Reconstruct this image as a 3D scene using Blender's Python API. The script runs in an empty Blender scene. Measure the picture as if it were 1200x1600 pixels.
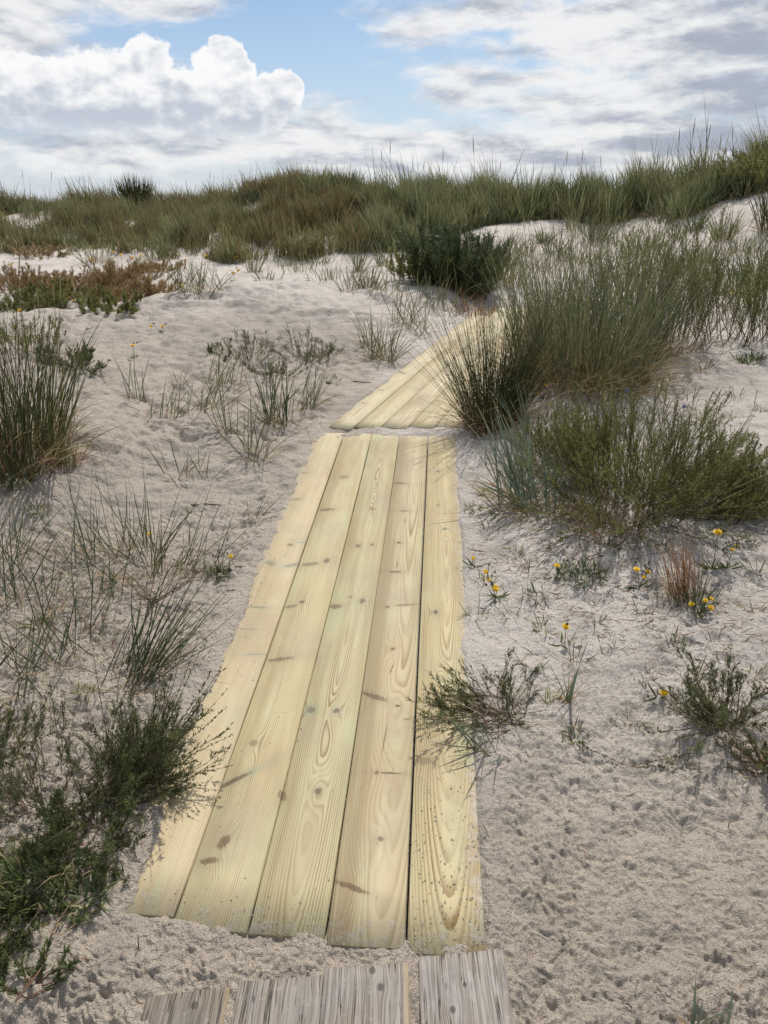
import bpy, math
import numpy as np
from mathutils import Vector
rng = np.random.default_rng(7)
C = bpy.context.scene.collection
scene = bpy.context.scene
PI = math.pi
R_ = math.radians
CAM_H = 1.55
SUN_AZ, SUN_EL = 14.0, 54.0

# measured ground points (x, y, z)
CTRL = [(-0.806, 1.3, -0.018), (-1.018, 1.75, -0.051), (-1.203, 2.5, 0.026), (-0.849, 2.52, 0.014), (-1.672, 3.2, 0.074), (-1.163, 3.7, 0.063), (-0.709, 4, 0.095), (-1.907, 3.8, 0.239), (-1.671, 4.9, 0.301), (-2.494, 6, 0.428), (-0.993, 4.6, 0.214), (-0.844, 5.9, 0.249), (-0.329, 6.6, 0.316), (-1.983, 6.9, 0.486), (-1.241, 7.6, 0.5), (-0.269, 8.3, 0.536), (-2.947, 7.2, 0.498), (-3.413, 7.2, 0.527), (0.349, 8.6, 0.499), (-2.824, 7.7, 0.517), (-2.037, 8.4, 0.603), (-1.109, 9.2, 0.641), (-0.326, 10.2, 0.7), (-3.591, 8.5, 0.477), (-4.14, 10.3, 0.533), (-2.814, 10, 0.562), (-2.637, 11, 0.633), (-5.359, 13.5, 0.651), (-3.616, 13, 0.645), (-2.098, 13.2, 0.631), (-6.431, 14, 0.702), (-0.956, 12, 0.642), (0.206, 13, 0.763), (-5.024, 16, 0.939), (-5.897, 19, 1.38), (-7.896, 18.5, 1.385), (-7.696, 17, 1.151), (-3.502, 18, 1.259), (-4.533, 19.5, 1.446), (-1.921, 16.5, 1.403), (-1.614, 17.5, 1.82), (-2.623, 17, 1.643), (-0.271, 17.5, 1.545), (-0.812, 17.6, 1.771), (-1.409, 15, 1.088), (0.818, 10.2, 0.622), (1.428, 11.2, 0.702), (0.587, 15, 1.088), (1.49, 13.5, 0.884), (2.273, 14.5, 1.05), (3.387, 15.5, 1.186), (4.234, 15.5, 1.186), (2.669, 13, 0.86), (2.135, 17.2, 1.396), (0.688, 17.8, 1.583), (3.841, 16.5, 1.403), (0.881, 5.2, 0.314), (1.481, 5.5, 0.337), (1.913, 5.7, 0.341), (2.231, 5.3, 0.381), (2.539, 5.2, 0.403), (2.652, 5.8, 0.466), (2.417, 6.5, 0.442), (3.239, 6.8, 0.501), (3.618, 9, 0.661), (2.894, 9, 0.661), (4.838, 10.5, 0.835), (3.92, 11, 0.884), (5.556, 13, 1.387), (5.261, 13.5, 1.283), (4.746, 14.5, 1.263), (6.789, 15, 1.845), (6.524, 16, 1.751), (5.49, 16.5, 1.522), (1.138, 3.3, 0.127), (1.622, 3.25, 0.148), (0.731, 3.2, 0.106), (2.029, 4, 0.244), (0.752, 4.3, 0.146), (0.924, 2.4, 0.087), (1.244, 2.35, 0.118), (0.472, 2.45, 0.057), (0.977, 1.68, 0.013), (0.539, 1.7, -0.005), (0.704, 1.2, 0.005), (0, 0.7, 0), (-0.6, 0.8, 0), (0.6, 0.8, 0), (-2, 0.7, 0), (2, 0.7, 0), (-0.2, 1.3, 0), (-0.1, 3, 0.075), (0.02, 4.8, 0.152), (0.3, 5.6, 0.21), (0.9, 7.3, 0.31), (1.35, 8.6, 0.39), (2.1, 10, 0.5), (3.1, 12, 0.67), (3.9, 13.5, 0.8), (-12, 26, 0.3), (0, 26, 0.6), (12, 26, 0.4), (-12, 45, -2), (0, 45, -2), (14, 45, -2), (-25, 30, -1), (25, 30, -1), (0, 80, -4), (-50, 60, -4), (50, 60, -4)]
# ---- terrain -------------------------------------------------------------
def tps_q(x, y):
    a = np.arctan2(x, y); r = np.hypot(x, y)
    a = np.clip(a, -0.75, 0.75)
    return a * 1.6, np.log(np.clip(r, 0.7, 90.0))

def tps_u(d2):
    return np.where(d2 > 1e-12, d2 * np.log(np.maximum(d2, 1e-12)), 0.0)

_c = np.array(CTRL)
_qa, _qb = tps_q(_c[:, 0], _c[:, 1])
_n = len(_c)
_K = tps_u((_qa[:, None] - _qa) ** 2 + (_qb[:, None] - _qb) ** 2) + np.eye(_n) * 0.004
_Pm = np.stack([np.ones(_n), _qa, _qb], 1)
_A = np.block([[_K, _Pm], [_Pm.T, np.zeros((3, 3))]])
_W = np.linalg.solve(_A, np.concatenate([_c[:, 2], np.zeros(3)]))

def base_height(x, y):
    x = np.asarray(x, float); y = np.asarray(y, float)
    sh = x.shape; x = x.ravel(); y = y.ravel()
    qa, qb = tps_q(x, y)
    z = _W[_n] + _W[_n + 1] * qa + _W[_n + 2] * qb
    for i in range(_n):
        z += _W[i] * tps_u((qa - _qa[i]) ** 2 + (qb - _qb[i]) ** 2)
    return z.reshape(sh)
# boardwalk sections: centre of the near end, heading (deg), width, length, plane of the deck (a + c*y)
DECKS = [(-0.2215, 1.267, 3.75, 0.905, 3.58, -0.055, 0.043),
         (0.06, 4.93, 19.3, 0.86, 4.65, -0.13, 0.06)]
def deck_local(k, x, y):
    cx, cy, hd, w, L, a, c = DECKS[k]
    s, co = math.sin(math.radians(hd)), math.cos(math.radians(hd))
    dx, dy = x - cx, y - cy
    return dx * co - dy * s, dx * s + dy * co
def smooth(e0, e1, x):
    t = np.clip((x - e0) / (e1 - e0), 0, 1); return t * t * (3 - 2 * t)
# ---- end terrain


# ---- numpy noise ---------------------------------------------------------
def _hash(ix, iy, seed):
    h = (ix.astype(np.int64) * 374761393 + iy.astype(np.int64) * 668265263 + seed * 974634719) & 0xFFFFFFFF
    h = ((h ^ (h >> 13)) * 1274126177) & 0xFFFFFFFF
    h = ((h ^ (h >> 16)) * 2246822519) & 0xFFFFFFFF
    return (h ^ (h >> 15)) & 0xFFFFFFFF
def perlin(x, y, seed=0):
    x = np.asarray(x, float); y = np.asarray(y, float)
    x0 = np.floor(x); y0 = np.floor(y); fx = x - x0; fy = y - y0
    u = fx * fx * fx * (fx * (fx * 6 - 15) + 10); v = fy * fy * fy * (fy * (fy * 6 - 15) + 10)
    ix = x0.astype(np.int64); iy = y0.astype(np.int64)
    def g(dx, dy):
        a = _hash(ix + dx, iy + dy, seed) * (2 * PI / 4294967296.0)
        return np.cos(a) * (fx - dx) + np.sin(a) * (fy - dy)
    a = g(0, 0); b = g(1, 0); c = g(0, 1); d = g(1, 1)
    return (a + u * (b - a) + v * (c - a) + u * v * (a - b - c + d)) * 1.5
def fbm(x, y, seed=0, octs=3, gain=0.5):
    s = 0; a = 1.0; f = 1.0; t = 0
    for i in range(octs):
        s = s + a * perlin(np.asarray(x) * f + i * 17.3, np.asarray(y) * f - i * 9.1, seed + i); t += a; a *= gain; f *= 2.03
    return s / t
def worley(x, y, seed=0):
    x = np.asarray(x, float); y = np.asarray(y, float)
    ix = np.floor(x).astype(np.int64); iy = np.floor(y).astype(np.int64)
    best = np.full(x.shape, 9.0); rid = np.zeros(x.shape)
    for dx in (-1, 0, 1):
        for dy in (-1, 0, 1):
            h = _hash(ix + dx, iy + dy, seed)
            px = ix + dx + (h & 0xFFFF) / 65536.0; py = iy + dy + ((h >> 16) & 0xFFFF) / 65536.0
            d = (x - px) ** 2 + (y - py) ** 2
            m = d < best
            best = np.where(m, d, best); rid = np.where(m, (h % 1009) / 1009.0, rid)
    return np.sqrt(best), rid

def clod_mask(x, y):
    """1 where the sand is trampled and crumbly, 0 where wind has smoothed it"""
    m = fbm(x / 0.9, y / 0.9, 41, 3)
    near = 1 - smooth(1.6, 2.3, y + 0.25 * m)
    left = smooth(0.1, -0.5, x - 0.02 * y)
    return np.clip(0.34 + 1.0 * m + 0.55 * near + 0.30 * left, 0.10, 1)
def micro(x, y, sp):
    def w(lam): return np.clip(lam / (2.6 * sp) - 0.6, 0, 1)
    m = clod_mask(x, y)
    z = 0.022 * fbm(x / 1.1, y / 1.1, 3, 2) + 0.020 * fbm(x / 0.42, y / 0.36, 5, 2) * w(0.3)
    n1 = perlin(x / 0.13, y / 0.11, 11); lf = smooth(-0.1, -0.7, x - 0.06 * y) * smooth(3.2, 4.5, y) * (0.6 + 1.2 * smooth(-0.1, 0.4, fbm(x / 0.8, y / 0.8, 47, 2)))
    z = z + (0.009 + 0.009 * m + 0.030 * lf * m) * (n1 - 0.4 * np.abs(n1)) * w(0.12)
    wx = x + 0.020 * perlin(x / 0.06, y / 0.06, 15); wy = y + 0.020 * perlin(x / 0.06, y / 0.06, 16)
    n2 = fbm(wx / 0.075, wy / 0.055, 12, 2, 0.6); z = z + (0.005 + 0.0105 * m) * (1.1 * n2 - 0.25 * np.abs(n2)) * w(0.05)
    n3 = fbm(wx / 0.031, wy / 0.023, 13, 2, 0.6); z = z + (0.0035 + 0.0080 * m) * (1.1 * n3 - 0.25 * np.abs(n3)) * w(0.022)
    n4 = perlin(wx / 0.012, wy / 0.010, 14); z = z + (0.0018 + 0.0042 * m) * n4 * w(0.011)
    d, r = worley(x / 0.05 + 0.3 * n2, y / 0.05, 21)
    rad = 0.10 + 0.42 * r
    z = z + m * w(0.04) * 0.017 * np.sqrt(np.maximum(rad ** 2 - d ** 2, 0)) * (r > 0.45)
    return z
# scarps: ledges of collapsed sand on the left bank (centre, heading, half length, drop)
LEDGES = [((-0.606, 7.823), 100, 0.75, 0.07), ((-1.621, 8.353), 82, 0.9, 0.06), ((-0.070, 8.675), 130, 0.4, 0.08), ((0.000, 6.400), 150, 0.35, 0.09), ((-2.537, 7.796), 80, 1.1, 0.05)]
# hummocks round plant bases: (centre, radius, height)
MOUNDS = [((0.665, 4.847), 0.38, 0.06), ((1.204, 3.588), 0.7, 0.05), ((0.973, 9.259), 0.7, 0.07), ((0.000, 6.400), 0.2, 0.06), ((-0.680, 4.618), 0.5, 0.03), ((-1.000, 2.879), 0.35, 0.035)]
def ground(x, y, sp=0.004):
    x = np.asarray(x, float); y = np.asarray(y, float)
    z = base_height(x, y)
    for (c, r, h) in MOUNDS:
        z = z + h * np.exp(-((x - c[0]) ** 2 + (y - c[1]) ** 2) / (r * r))
    for (c, hd, hl, dr) in LEDGES:
        s, co = math.sin(R_(hd)), math.cos(R_(hd))
        al = (x - c[0]) * s + (y - c[1]) * co; ac = -(x - c[0]) * co + (y - c[1]) * s
        ac = ac + 0.20 * fbm(x / 0.35, y / 0.35, 77, 3)
        fade = np.exp(-(al / hl) ** 2) * (0.6 + 0.6 * smooth(-0.25, 0.3, fbm(x / 0.4, y / 0.4, 79, 2)))
        z = z + dr * fade * smooth(-0.03, 0.06, ac) * np.exp(-np.maximum(ac, 0) / 0.45)
    lb = smooth(-0.2, -0.9, x - 0.05 * y) * smooth(3.6, 5.0, y) * smooth(11.0, 8.5, y)
    z = z + lb * 0.085 * (fbm(x / 0.95, y / 0.7, 81, 3) + 0.25)
    z = z + micro(x, y, sp)
    for k in range(2):
        cx, cy, hd, wd, L, a, c = DECKS[k]
        u, v = deck_local(k, x, y)
        n = fbm(x / 0.22, y / 0.22, 51 + k, 2); n2 = perlin(x / 0.05, y / 0.05, 55); n3 = perlin(x / 0.017, y / 0.017, 56)
        side = np.abs(u) - wd / 2
        e = 0.016 * n + 0.005 * n2 + 0.005 * n3
        bury = np.where(u < 0, 0.030 + 0.05 * np.exp(-v / 0.9), 0.012 + 0.02 * np.exp(-((v - 1.15) / 0.35) ** 2)) if k == 0 else np.where(u < 0, 0.03, 0.02)
        far = v - L
        nearv = -v
        if k == 0:
            bn = 0.022 + 0.022 * smooth(-0.15, -0.4, u) + 0.016 * np.exp(-((u + 0.03) / 0.09) ** 2) - 0.022 * np.exp(-((u - 0.2) / 0.09) ** 2) + 0.03 * smooth(0.36, 0.44, u); e_end = 0.7 * e
        elif k == 1:
            bn = 0.0; nearv = (4.985 + 0.015 * np.sin(x * 9) - y); e_end = 0.5 * e
        d = np.maximum(np.maximum(side + bury + e, nearv + bn + e_end), far + 0.008 + 0.5 * e)
        dz = a + c * y
        q = smooth(-0.05, 0.05, (nearv + bn + e_end) - (side + bury + e)); lip = 0.009 - 0.009 * smooth(-0.1, 0.0, far) + q * ((-0.001 if k == 0 else -0.002) - 0.009)
        rel = -0.045 + (0.045 + lip) * smooth(-0.045, 0.030, d)
        relief = micro(x, y, sp) * (0.45 + 0.55 * smooth(0.0, 0.2, d))
        near_z = dz + rel + relief * smooth(-0.035, 0.02, d)
        t = smooth(0.04, 0.55, d)
        z = near_z * (1 - t) + z * t
    # the older grey section at the viewer's feet
    inside = np.minimum(np.minimum(x + 0.50, 0.262 - x), 1.125 + 0.137 * (x + 0.5) - y)
    inside = inside + 0.012 * perlin(x / 0.06, y / 0.06, 61) + 0.006 * perlin(x / 0.02, y / 0.02, 62)
    t = smooth(-0.03, 0.012, inside)
    z = z * (1 - t) + (-0.005 + 0.35 * micro(x, y, sp) + 0.006 * smooth(0.15, 0.5, fbm(x / 0.13, y / 0.10, 65, 2)) * smooth(0.16, 0.0, inside)) * t
    return z
def gz(x, y): return float(ground(np.array([x]), np.array([y]))[0])

# ---- object helpers ------------------------------------------------------
def tag(o, label=None, cat=None, group=None, kind=None):
    if label: o['label'] = label
    if cat: o['category'] = cat
    if group: o['group'] = group
    if kind: o['kind'] = kind
    return o
def thing(name, x, y, label, cat, group=None, z=None):
    o = bpy.data.objects.new(name, None); C.objects.link(o)
    o.empty_display_size = 0.1
    o.location = (x, y, gz(x, y) if z is None else z)
    return tag(o, label, cat, group)
def mesh_from(name, V, F, cols=None, uvw=None):
    me = bpy.data.meshes.new(name)
    V = np.ascontiguousarray(V, dtype=np.float32); F = np.ascontiguousarray(F, dtype=np.int32)
    me.vertices.add(len(V)); me.vertices.foreach_set('co', V.ravel())
    k = F.shape[1]
    me.loops.add(F.size); me.loops.foreach_set('vertex_index', F.ravel())
    me.polygons.add(len(F)); me.polygons.foreach_set('loop_start', np.arange(0, F.size, k, dtype=np.int32))
    if cols is not None:
        at = me.attributes.new('leaf', 'FLOAT_COLOR', 'POINT')
        c4 = np.zeros((len(V), 4), np.float32); c4[:, :2] = cols; c4[:, 3] = 1
        at.data.foreach_set('color', c4.ravel())
    me.update(calc_edges=True)
    return me
class Geo:
    """collects ribbons, stalks and small solids (in the thing's own space) into one mesh"""
    def __init__(s): s.V = []; s.F = []; s.C = []; s.n = 0
    def add(s, V, F, Cc):
        s.V.append(V); s.F.append(F + s.n); s.C.append(Cc); s.n += len(V)
    def ribbon(s, P, W, S, R):
        n, k, _ = P.shape
        half = S[:, None, :] * (W / 2)[:, :, None] if S.ndim == 2 else S * (W / 2)[:, :, None]
        V = np.stack([P - half, P + half], 2).reshape(-1, 3)
        i = np.arange(n)[:, None] * (2 * k) + np.arange(k - 1)[None] * 2
        F = np.stack([i, i + 1, i + 3, i + 2], -1).reshape(-1, 4)
        t = np.broadcast_to(np.linspace(0, 1, k)[None, :, None], (n, k, 2)); r = np.broadcast_to(R[:, None, None], (n, k, 2))
        s.add(V, F, np.stack([r, t], -1).reshape(-1, 2))
    def tube(s, P, Rd, R, sides=3):
        n, k, _ = P.shape
        T = np.gradient(P, axis=1); T /= np.linalg.norm(T, axis=2, keepdims=True) + 1e-9
        up = np.zeros_like(T); up[..., 0] = 0.83; up[..., 1] = -0.55; up[..., 2] = 0.05
        A = np.cross(T, up); A /= np.linalg.norm(A, axis=2, keepdims=True) + 1e-9
        B = np.cross(T, A)
        ang = np.arange(sides) * 2 * PI / sides
        V = P[:, :, None, :] + Rd[:, :, None, None] * (A[:, :, None, :] * np.cos(ang)[None, None, :, None] + B[:, :, None, :] * np.sin(ang)[None, None, :, None])
        i = np.arange(n)[:, None, None] * (k * sides) + np.arange(k - 1)[None, :, None] * sides
        j = np.arange(sides)[None, None, :]; j2 = (j + 1) % sides
        F = np.stack([i + j, i + j2, i + sides + j2, i + sides + j], -1).reshape(-1, 4)
        t = np.broadcast_to(np.linspace(0, 1, k)[None, :, None], (n, k, sides)); r = np.broadcast_to(R[:, None, None], (n, k, sides))
        s.add(V.reshape(-1, 3), F, np.stack([r, t], -1).reshape(-1, 2))
    def build(s, name, mat, parent=None, smooth_sh=False):
        me = mesh_from(name, np.concatenate(s.V), np.concatenate(s.F), np.concatenate(s.C))
        me.materials.append(mat)
        if smooth_sh: me.polygons.foreach_set('use_smooth', np.ones(len(me.polygons), bool))
        o = bpy.data.objects.new(name, me); C.objects.link(o)
        if parent: o.parent = parent
        return o
def uni(a, b, n=None): return rng.uniform(a, b, n)
def curves(base, az, lean, bend, length, k, power=1.3, wob=0.05, azt=0.25):
    n = len(base); s = np.linspace(0, 1, k)
    th = lean[:, None] + bend[:, None] * s[None] ** power
    a = az[:, None] + rng.normal(0, azt, n)[:, None] * s[None] + np.cumsum(rng.normal(0, wob, (n, k)), 1)
    D = np.stack([np.sin(th) * np.sin(a), np.sin(th) * np.cos(a), np.cos(th)], -1)
    D[:, 1:] = 0.5 * (D[:, 1:] + D[:, :-1]); D[:, 0] = 0
    return base[:, None, :] + np.cumsum(D, 1) * (length / (k - 1))[:, None, None]
def sides_of(P, az_spread=1.0):
    T = P[:, -1] - P[:, 0]; T /= np.linalg.norm(T, axis=1, keepdims=True) + 1e-9
    r = rng.normal(0, 1, (len(P), 3)); S = np.cross(T, r)
    return S / (np.linalg.norm(S, axis=1, keepdims=True) + 1e-9)
def taper(k, a=0.75, tip=0.06):
    s = np.linspace(0, 1, k); return np.maximum(a + (1 - a) * np.sin(PI * np.minimum(s * 1.6, 1) / 1) - 0 * s, 0) * np.clip((1 - s) / 0.55, 0, 1) ** 0.7 + tip * (1 - s) + 0.02

# ---- node maths ----------------------------------------------------------
class X:
    """a socket (or number) that can be added, multiplied ... in a node tree"""
    def __init__(s, nt, v): s.nt = nt; s.v = v
    def m(s, op, *o):
        n = s.nt.nodes.new('ShaderNodeMath'); n.operation = op
        for i, a in enumerate((s,) + o):
            a = a.v if isinstance(a, X) else a
            if isinstance(a, (int, float)): n.inputs[i].default_value = float(a)
            else: s.nt.links.new(a, n.inputs[i])
        return X(s.nt, n.outputs[0])
    def __add__(s, o): return s.m('ADD', o)
    __radd__ = __add__
    def __mul__(s, o): return s.m('MULTIPLY', o)
    __rmul__ = __mul__
    def __sub__(s, o): return s.m('SUBTRACT', o)
    def __rsub__(s, o): return X(s.nt, float(o)).m('SUBTRACT', s)
    def __truediv__(s, o): return s.m('DIVIDE', o)
    def __neg__(s): return s * -1.0
    def max(s, o): return s.m('MAXIMUM', o)
    def min(s, o): return s.m('MINIMUM', o)
    def abs(s): return s.m('ABSOLUTE')
    def exp(s): return X(s.nt, math.e).m('POWER', s)
    def sqrt(s): return s.m('SQRT')
    def frac(s): return s.m('FRACT')
    def ss(s, a, b):
        n = s.nt.nodes.new('ShaderNodeMapRange'); n.interpolation_type = 'SMOOTHSTEP'
        s.nt.links.new(s.v, n.inputs[0])
        lo, hi, x0, x1 = (a, b, 0.0, 1.0) if a < b else (b, a, 1.0, 0.0)
        n.inputs[1].default_value = lo; n.inputs[2].default_value = hi; n.inputs[3].default_value = x0; n.inputs[4].default_value = x1
        return X(s.nt, n.outputs[0])
class Tree:
    def __init__(s, nt): s.nt = nt; nt.nodes.clear()
    def n(s, t, **kw):
        n = s.nt.nodes.new(t)
        for k, v in kw.items(): setattr(n, k, v)
        return n
    def link(s, a, b): s.nt.links.new(a.v if isinstance(a, X) else a, b)
    def x(s, sock): return X(s.nt, sock)
    def coord(s, which='Object'):
        tc = s.n('ShaderNodeTexCoord'); sp = s.n('ShaderNodeSeparateXYZ'); s.link(tc.outputs[which], sp.inputs[0])
        return [X(s.nt, o) for o in sp.outputs]
    def vec(s, a, b, c=0.0):
        cb = s.n('ShaderNodeCombineXYZ')
        for i, v in enumerate((a, b, c)):
            if isinstance(v, X): s.link(v, cb.inputs[i])
            else: cb.inputs[i].default_value = v
        return cb.outputs[0]
    def noise(s, vec, scale=1.0, detail=2.0, rough=0.5, dist=0.0):
        n = s.n('ShaderNodeTexNoise'); s.link(vec, n.inputs['Vector'])
        n.inputs['Scale'].default_value = scale; n.inputs['Detail'].default_value = detail; n.inputs['Roughness'].default_value = rough; n.inputs['Distortion'].default_value = dist
        return X(s.nt, n.outputs[0])
    def mix(s, f, a, b, mode='MIX'):
        n = s.n('ShaderNodeMix'); n.data_type = 'RGBA'; n.blend_type = mode; n.clamp_factor = True
        for v, i in ((f, 0), (a, 6), (b, 7)):
            if isinstance(v, X): s.link(v, n.inputs[i])
            elif isinstance(v, (int, float)): n.inputs[i].default_value = v
            elif isinstance(v, tuple): n.inputs[i].default_value = (v[0], v[1], v[2], 1)
            else: s.link(v, n.inputs[i])
        return n.outputs[2]
    def bump(s, h, strength=0.5, dist=0.002, prev=None):
        b = s.n('ShaderNodeBump'); s.link(h, b.inputs['Height']); b.inputs['Strength'].default_value = strength; b.inputs['Distance'].default_value = dist
        if prev is not None: s.link(prev, b.inputs['Normal'])
        return b.outputs[0]
    def surface(s, col, rough=0.9, normal=None, spec=0.25, trans=None):
        p = s.n('ShaderNodeBsdfPrincipled'); o = s.n('ShaderNodeOutputMaterial')
        if isinstance(col, tuple): p.inputs['Base Color'].default_value = (*col, 1)
        else: s.link(col, p.inputs['Base Color'])
        if isinstance(rough, X): s.link(rough, p.inputs['Roughness'])
        else: p.inputs['Roughness'].default_value = rough
        p.inputs['Specular IOR Level'].default_value = spec
        if normal is not None: s.link(normal, p.inputs['Normal'])
        if trans:
            t = s.n('ShaderNodeBsdfTranslucent'); mx = s.n('ShaderNodeMixShader'); mx.inputs[0].default_value = trans
            s.link(col, t.inputs['Color']); s.link(p.outputs[0], mx.inputs[1]); s.link(t.outputs[0], mx.inputs[2]); s.link(mx.outputs[0], o.inputs[0])
        else: s.link(p.outputs[0], o.inputs[0])
def material(name):
    m = bpy.data.materials.new(name); m.use_nodes = True
    return m, Tree(m.node_tree)
def plant_mat(name, ca, cb, base=None, base_to=0.3, tip=None, trans=0.3, rough=0.55):
    """leaf or stalk colour from blade to blade; a bleached foot or tip where the plant has one"""
    m, t = material(name)
    at = t.n('ShaderNodeAttribute'); at.attribute_name = 'leaf'
    sp = t.n('ShaderNodeSeparateColor'); t.link(at.outputs['Color'], sp.inputs[0])
    r = t.x(sp.outputs[0]); s = t.x(sp.outputs[1])
    col = t.mix(r, ca, cb)
    if base: col = t.mix(s.ss(base_to, 0.0), col, base)
    if tip: col = t.mix(s.ss(0.7, 1.0) * 0.8, col, tip)
    t.surface(col, rough, None, 0.3, trans)
    return m
def taper(k):
    s = np.linspace(0, 1, k)
    return np.clip((1 - s) / 0.5, 0, 1) ** 0.8 * (0.7 + 0.3 * np.minimum(s * 4, 1)) + 0.03

# ---- ground material -----------------------------------------------------
def sand_material():
    m, t = material('dune_sand')
    x, y, z = t.coord('Object'); P = t.vec(x, y, z)
    big = t.noise(P, 0.9, 3, 0.55); mid = t.noise(P, 7.0, 4, 0.6); fine = t.noise(P, 160.0, 3, 0.7); grit = t.noise(P, 900.0, 2, 0.6)
    near = y.ss(2.5, 1.25).max((x - y * 0.04).ss(0.0, -0.5) * y.ss(9.0, 6.5) * 0.75)                                  # greyer trampled sand by the old planks, bleached sand on the dunes
    col = t.mix(near, (0.685, 0.625, 0.565), (0.52, 0.45, 0.37))
    col = t.mix(big.ss(0.48, 0.68) * 0.45, col, (0.37, 0.33, 0.295))
    col = t.mix(mid.ss(0.48, 0.72) * 0.5, col, (0.34, 0.30, 0.265))
    col = t.mix(fine.ss(0.52, 0.72) * 0.6, col, (0.25, 0.215, 0.185))
    col = t.mix(grit.ss(0.68, 0.76) * 0.45, col, (0.10, 0.08, 0.065))      # dark specks of humus and shell
    col = t.mix(grit.ss(0.30, 0.22) * 0.35, col, (0.8, 0.77, 0.72))
    b = t.bump(t.noise(P, 17.0, 5, 0.66), 1.0, 0.035)
    b = t.bump(t.noise(P, 75.0, 4, 0.68), 1.0, 0.010, b)
    b = t.bump(t.noise(P, 300.0, 3, 0.65), 0.8, 0.0035, b)
    t.surface(col, 1.0, b, 0.08)
    return m
SAND = sand_material()

# ---- timber --------------------------------------------------------------
def pine(name, ring, knots, tone, seed, sap=(0.0, 0.0), dust=0.35, dust_u=0.0, dust_v=0.12, L=3.58, late=0.55, spacing=0.0056):
    """fresh pressure treated pine: growth rings cut lengthways, knots that push the rings aside, sand lodged near the ends"""
    m, t = material(name)
    u, v, w = t.coord('Object')
    u0, h0, c2, vm = ring
    nv = t.noise(t.vec(v * 0.9, seed * 3.1, 0), 1.0, 2) - 0.5
    nu = t.noise(t.vec(u * 5.0, v * 1.6, seed * 1.7), 1.0, 2) - 0.5
    rag = t.noise(t.vec(u * 95.0, v * 38.0, seed + 31.0), 1.0, 3, 0.65) - 0.5
    fine = t.noise(t.vec(u * 24.0, v * 3.0, seed), 1.0, 2) - 0.5
    vv = v - vm
    h = h0 + vv * vv * c2 + nv * 0.003
    uu = u - u0 + nv * 0.022 + nu * 0.010
    r = (uu * uu + h * h).sqrt() + fine * 0.0022
    dark = None; teal = None
    for (ku, kv, ra, rb, ang, dk, tl, push) in knots:
        du = u - ku; dv = v - kv
        ca, sa = math.cos(R_(ang)), math.sin(R_(ang))
        ra = ra * (1 + 0.12 * min(kv, 3)); rb = rb * (1 + 0.42 * min(max(kv, 0), 2.6))
        a = (du * ca + dv * sa) * (1 / (ra * 1.12)); b = (dv * ca - du * sa) * (1 / (rb * 1.3))
        q = (a * a + b * b).sqrt() + fine * 0.9 + rag * 1.5
        g1 = du * (1 / 0.024); g2 = dv * (1 / 0.085)
        r = r + (-(g1 * g1 + g2 * g2)).exp() * (0.0165 * push)
        k = q.ss(1.25, 0.60) * (dk * 1.15) * ((q * 10.0).m('SINE') * 0.16 + 0.80) + (-(q * q) * 0.13).exp() * (0.30 * dk)
        tail = b * (rb / 0.10); k = k.max((-(a * a * 0.8 + tail * tail)).exp() * (0.26 * dk) * rag.ss(-0.25, 0.2))
        dark = k if dark is None else dark.max(k)
        if tl > 0:
            g = (-(q * q) * 0.42).exp() * (tl * 0.85); teal = g if teal is None else teal.max(g)
    f = (r * (1 / spacing)).frac()
    line = f.ss(0.30, 0.86) * f.ss(1.0, 0.93)
    line = line * t.noise(t.vec(u * 45.0, v * 1.3, seed + 2.0), 1.0, 3, 0.6).ss(0.25, 0.60) * 0.65 + line * 0.35
    grow = t.noise(t.vec(r * 60.0, seed, 0), 1.0, 1)                       # years differ in width and depth
    fib = t.noise(t.vec(u * 420.0, v * 7.0, seed), 1.0, 2)
    light, mid_, brown = tone
    col = t.mix(line * (grow.ss(0.25, 0.75) * 0.9 + 0.25) * (late * 1.32), light, mid_)
    blotch = t.noise(t.vec(u * 6.0, v * 1.1, seed + 4.0), 1.0, 3, 0.6)
    col = t.mix(blotch.ss(0.46, 0.70) * 0.75, col, brown)
    grn = t.noise(t.vec(u * 9.0, v * 1.7, seed + 9.0), 1.0, 3, 0.6)
    col = t.mix(grn.ss(0.48, 0.72) * 0.55, col, (0.44, 0.445, 0.265))
    if sap[1]: col = t.mix((u + nu * 0.02).ss(sap[0], sap[0] - 0.02) * sap[1], col, (0.30, 0.235, 0.13))
    col = t.mix(fib.ss(0.45, 0.75) * 0.22, col, brown)
    film = t.noise(t.vec(u * 3.0, v * 2.2, seed + 15.0), 1.0, 5, 0.65)
    col = t.mix(film.ss(0.45, 0.70) * 0.5, col, (0.315, 0.265, 0.185))
    pale = t.noise(t.vec(u * 30.0, v * 0.8, seed + 21.0), 1.0, 3, 0.6)
    col = t.mix(pale.ss(0.52, 0.75) * 0.35, col, (0.58, 0.515, 0.34))
    if teal is not None: col = t.mix(teal * 0.55, col, (0.20, 0.36, 0.29))
    if dark is not None: col = t.mix(dark, col, (0.135, 0.085, 0.045))
    # sand dust
    ns = t.noise(t.vec(u, v, seed), 28.0, 4, 0.7); n2 = t.noise(t.vec(u, v, seed), 420.0, 2, 0.6)
    edge = v.ss(dust_v, 0.0).max(v.ss(L - 0.30, L))
    if dust_u: edge = edge.max((u * dust_u).ss(0.02, 0.10) * 1.7)
    d = (ns * 0.8 + n2 * 0.45 + edge * 0.13 + (dust - 0.35)).ss(0.73, 0.92)
    col = t.mix(d * 0.8, col, (0.47, 0.42, 0.365))
    b = t.bump(line * -1.0, 0.3, 0.0010); b = t.bump(fib, 0.22, 0.0006, b); b = t.bump(d, 0.5, 0.0015, b)
    t.surface(col, 0.62, b, 0.28)
    return m
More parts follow.
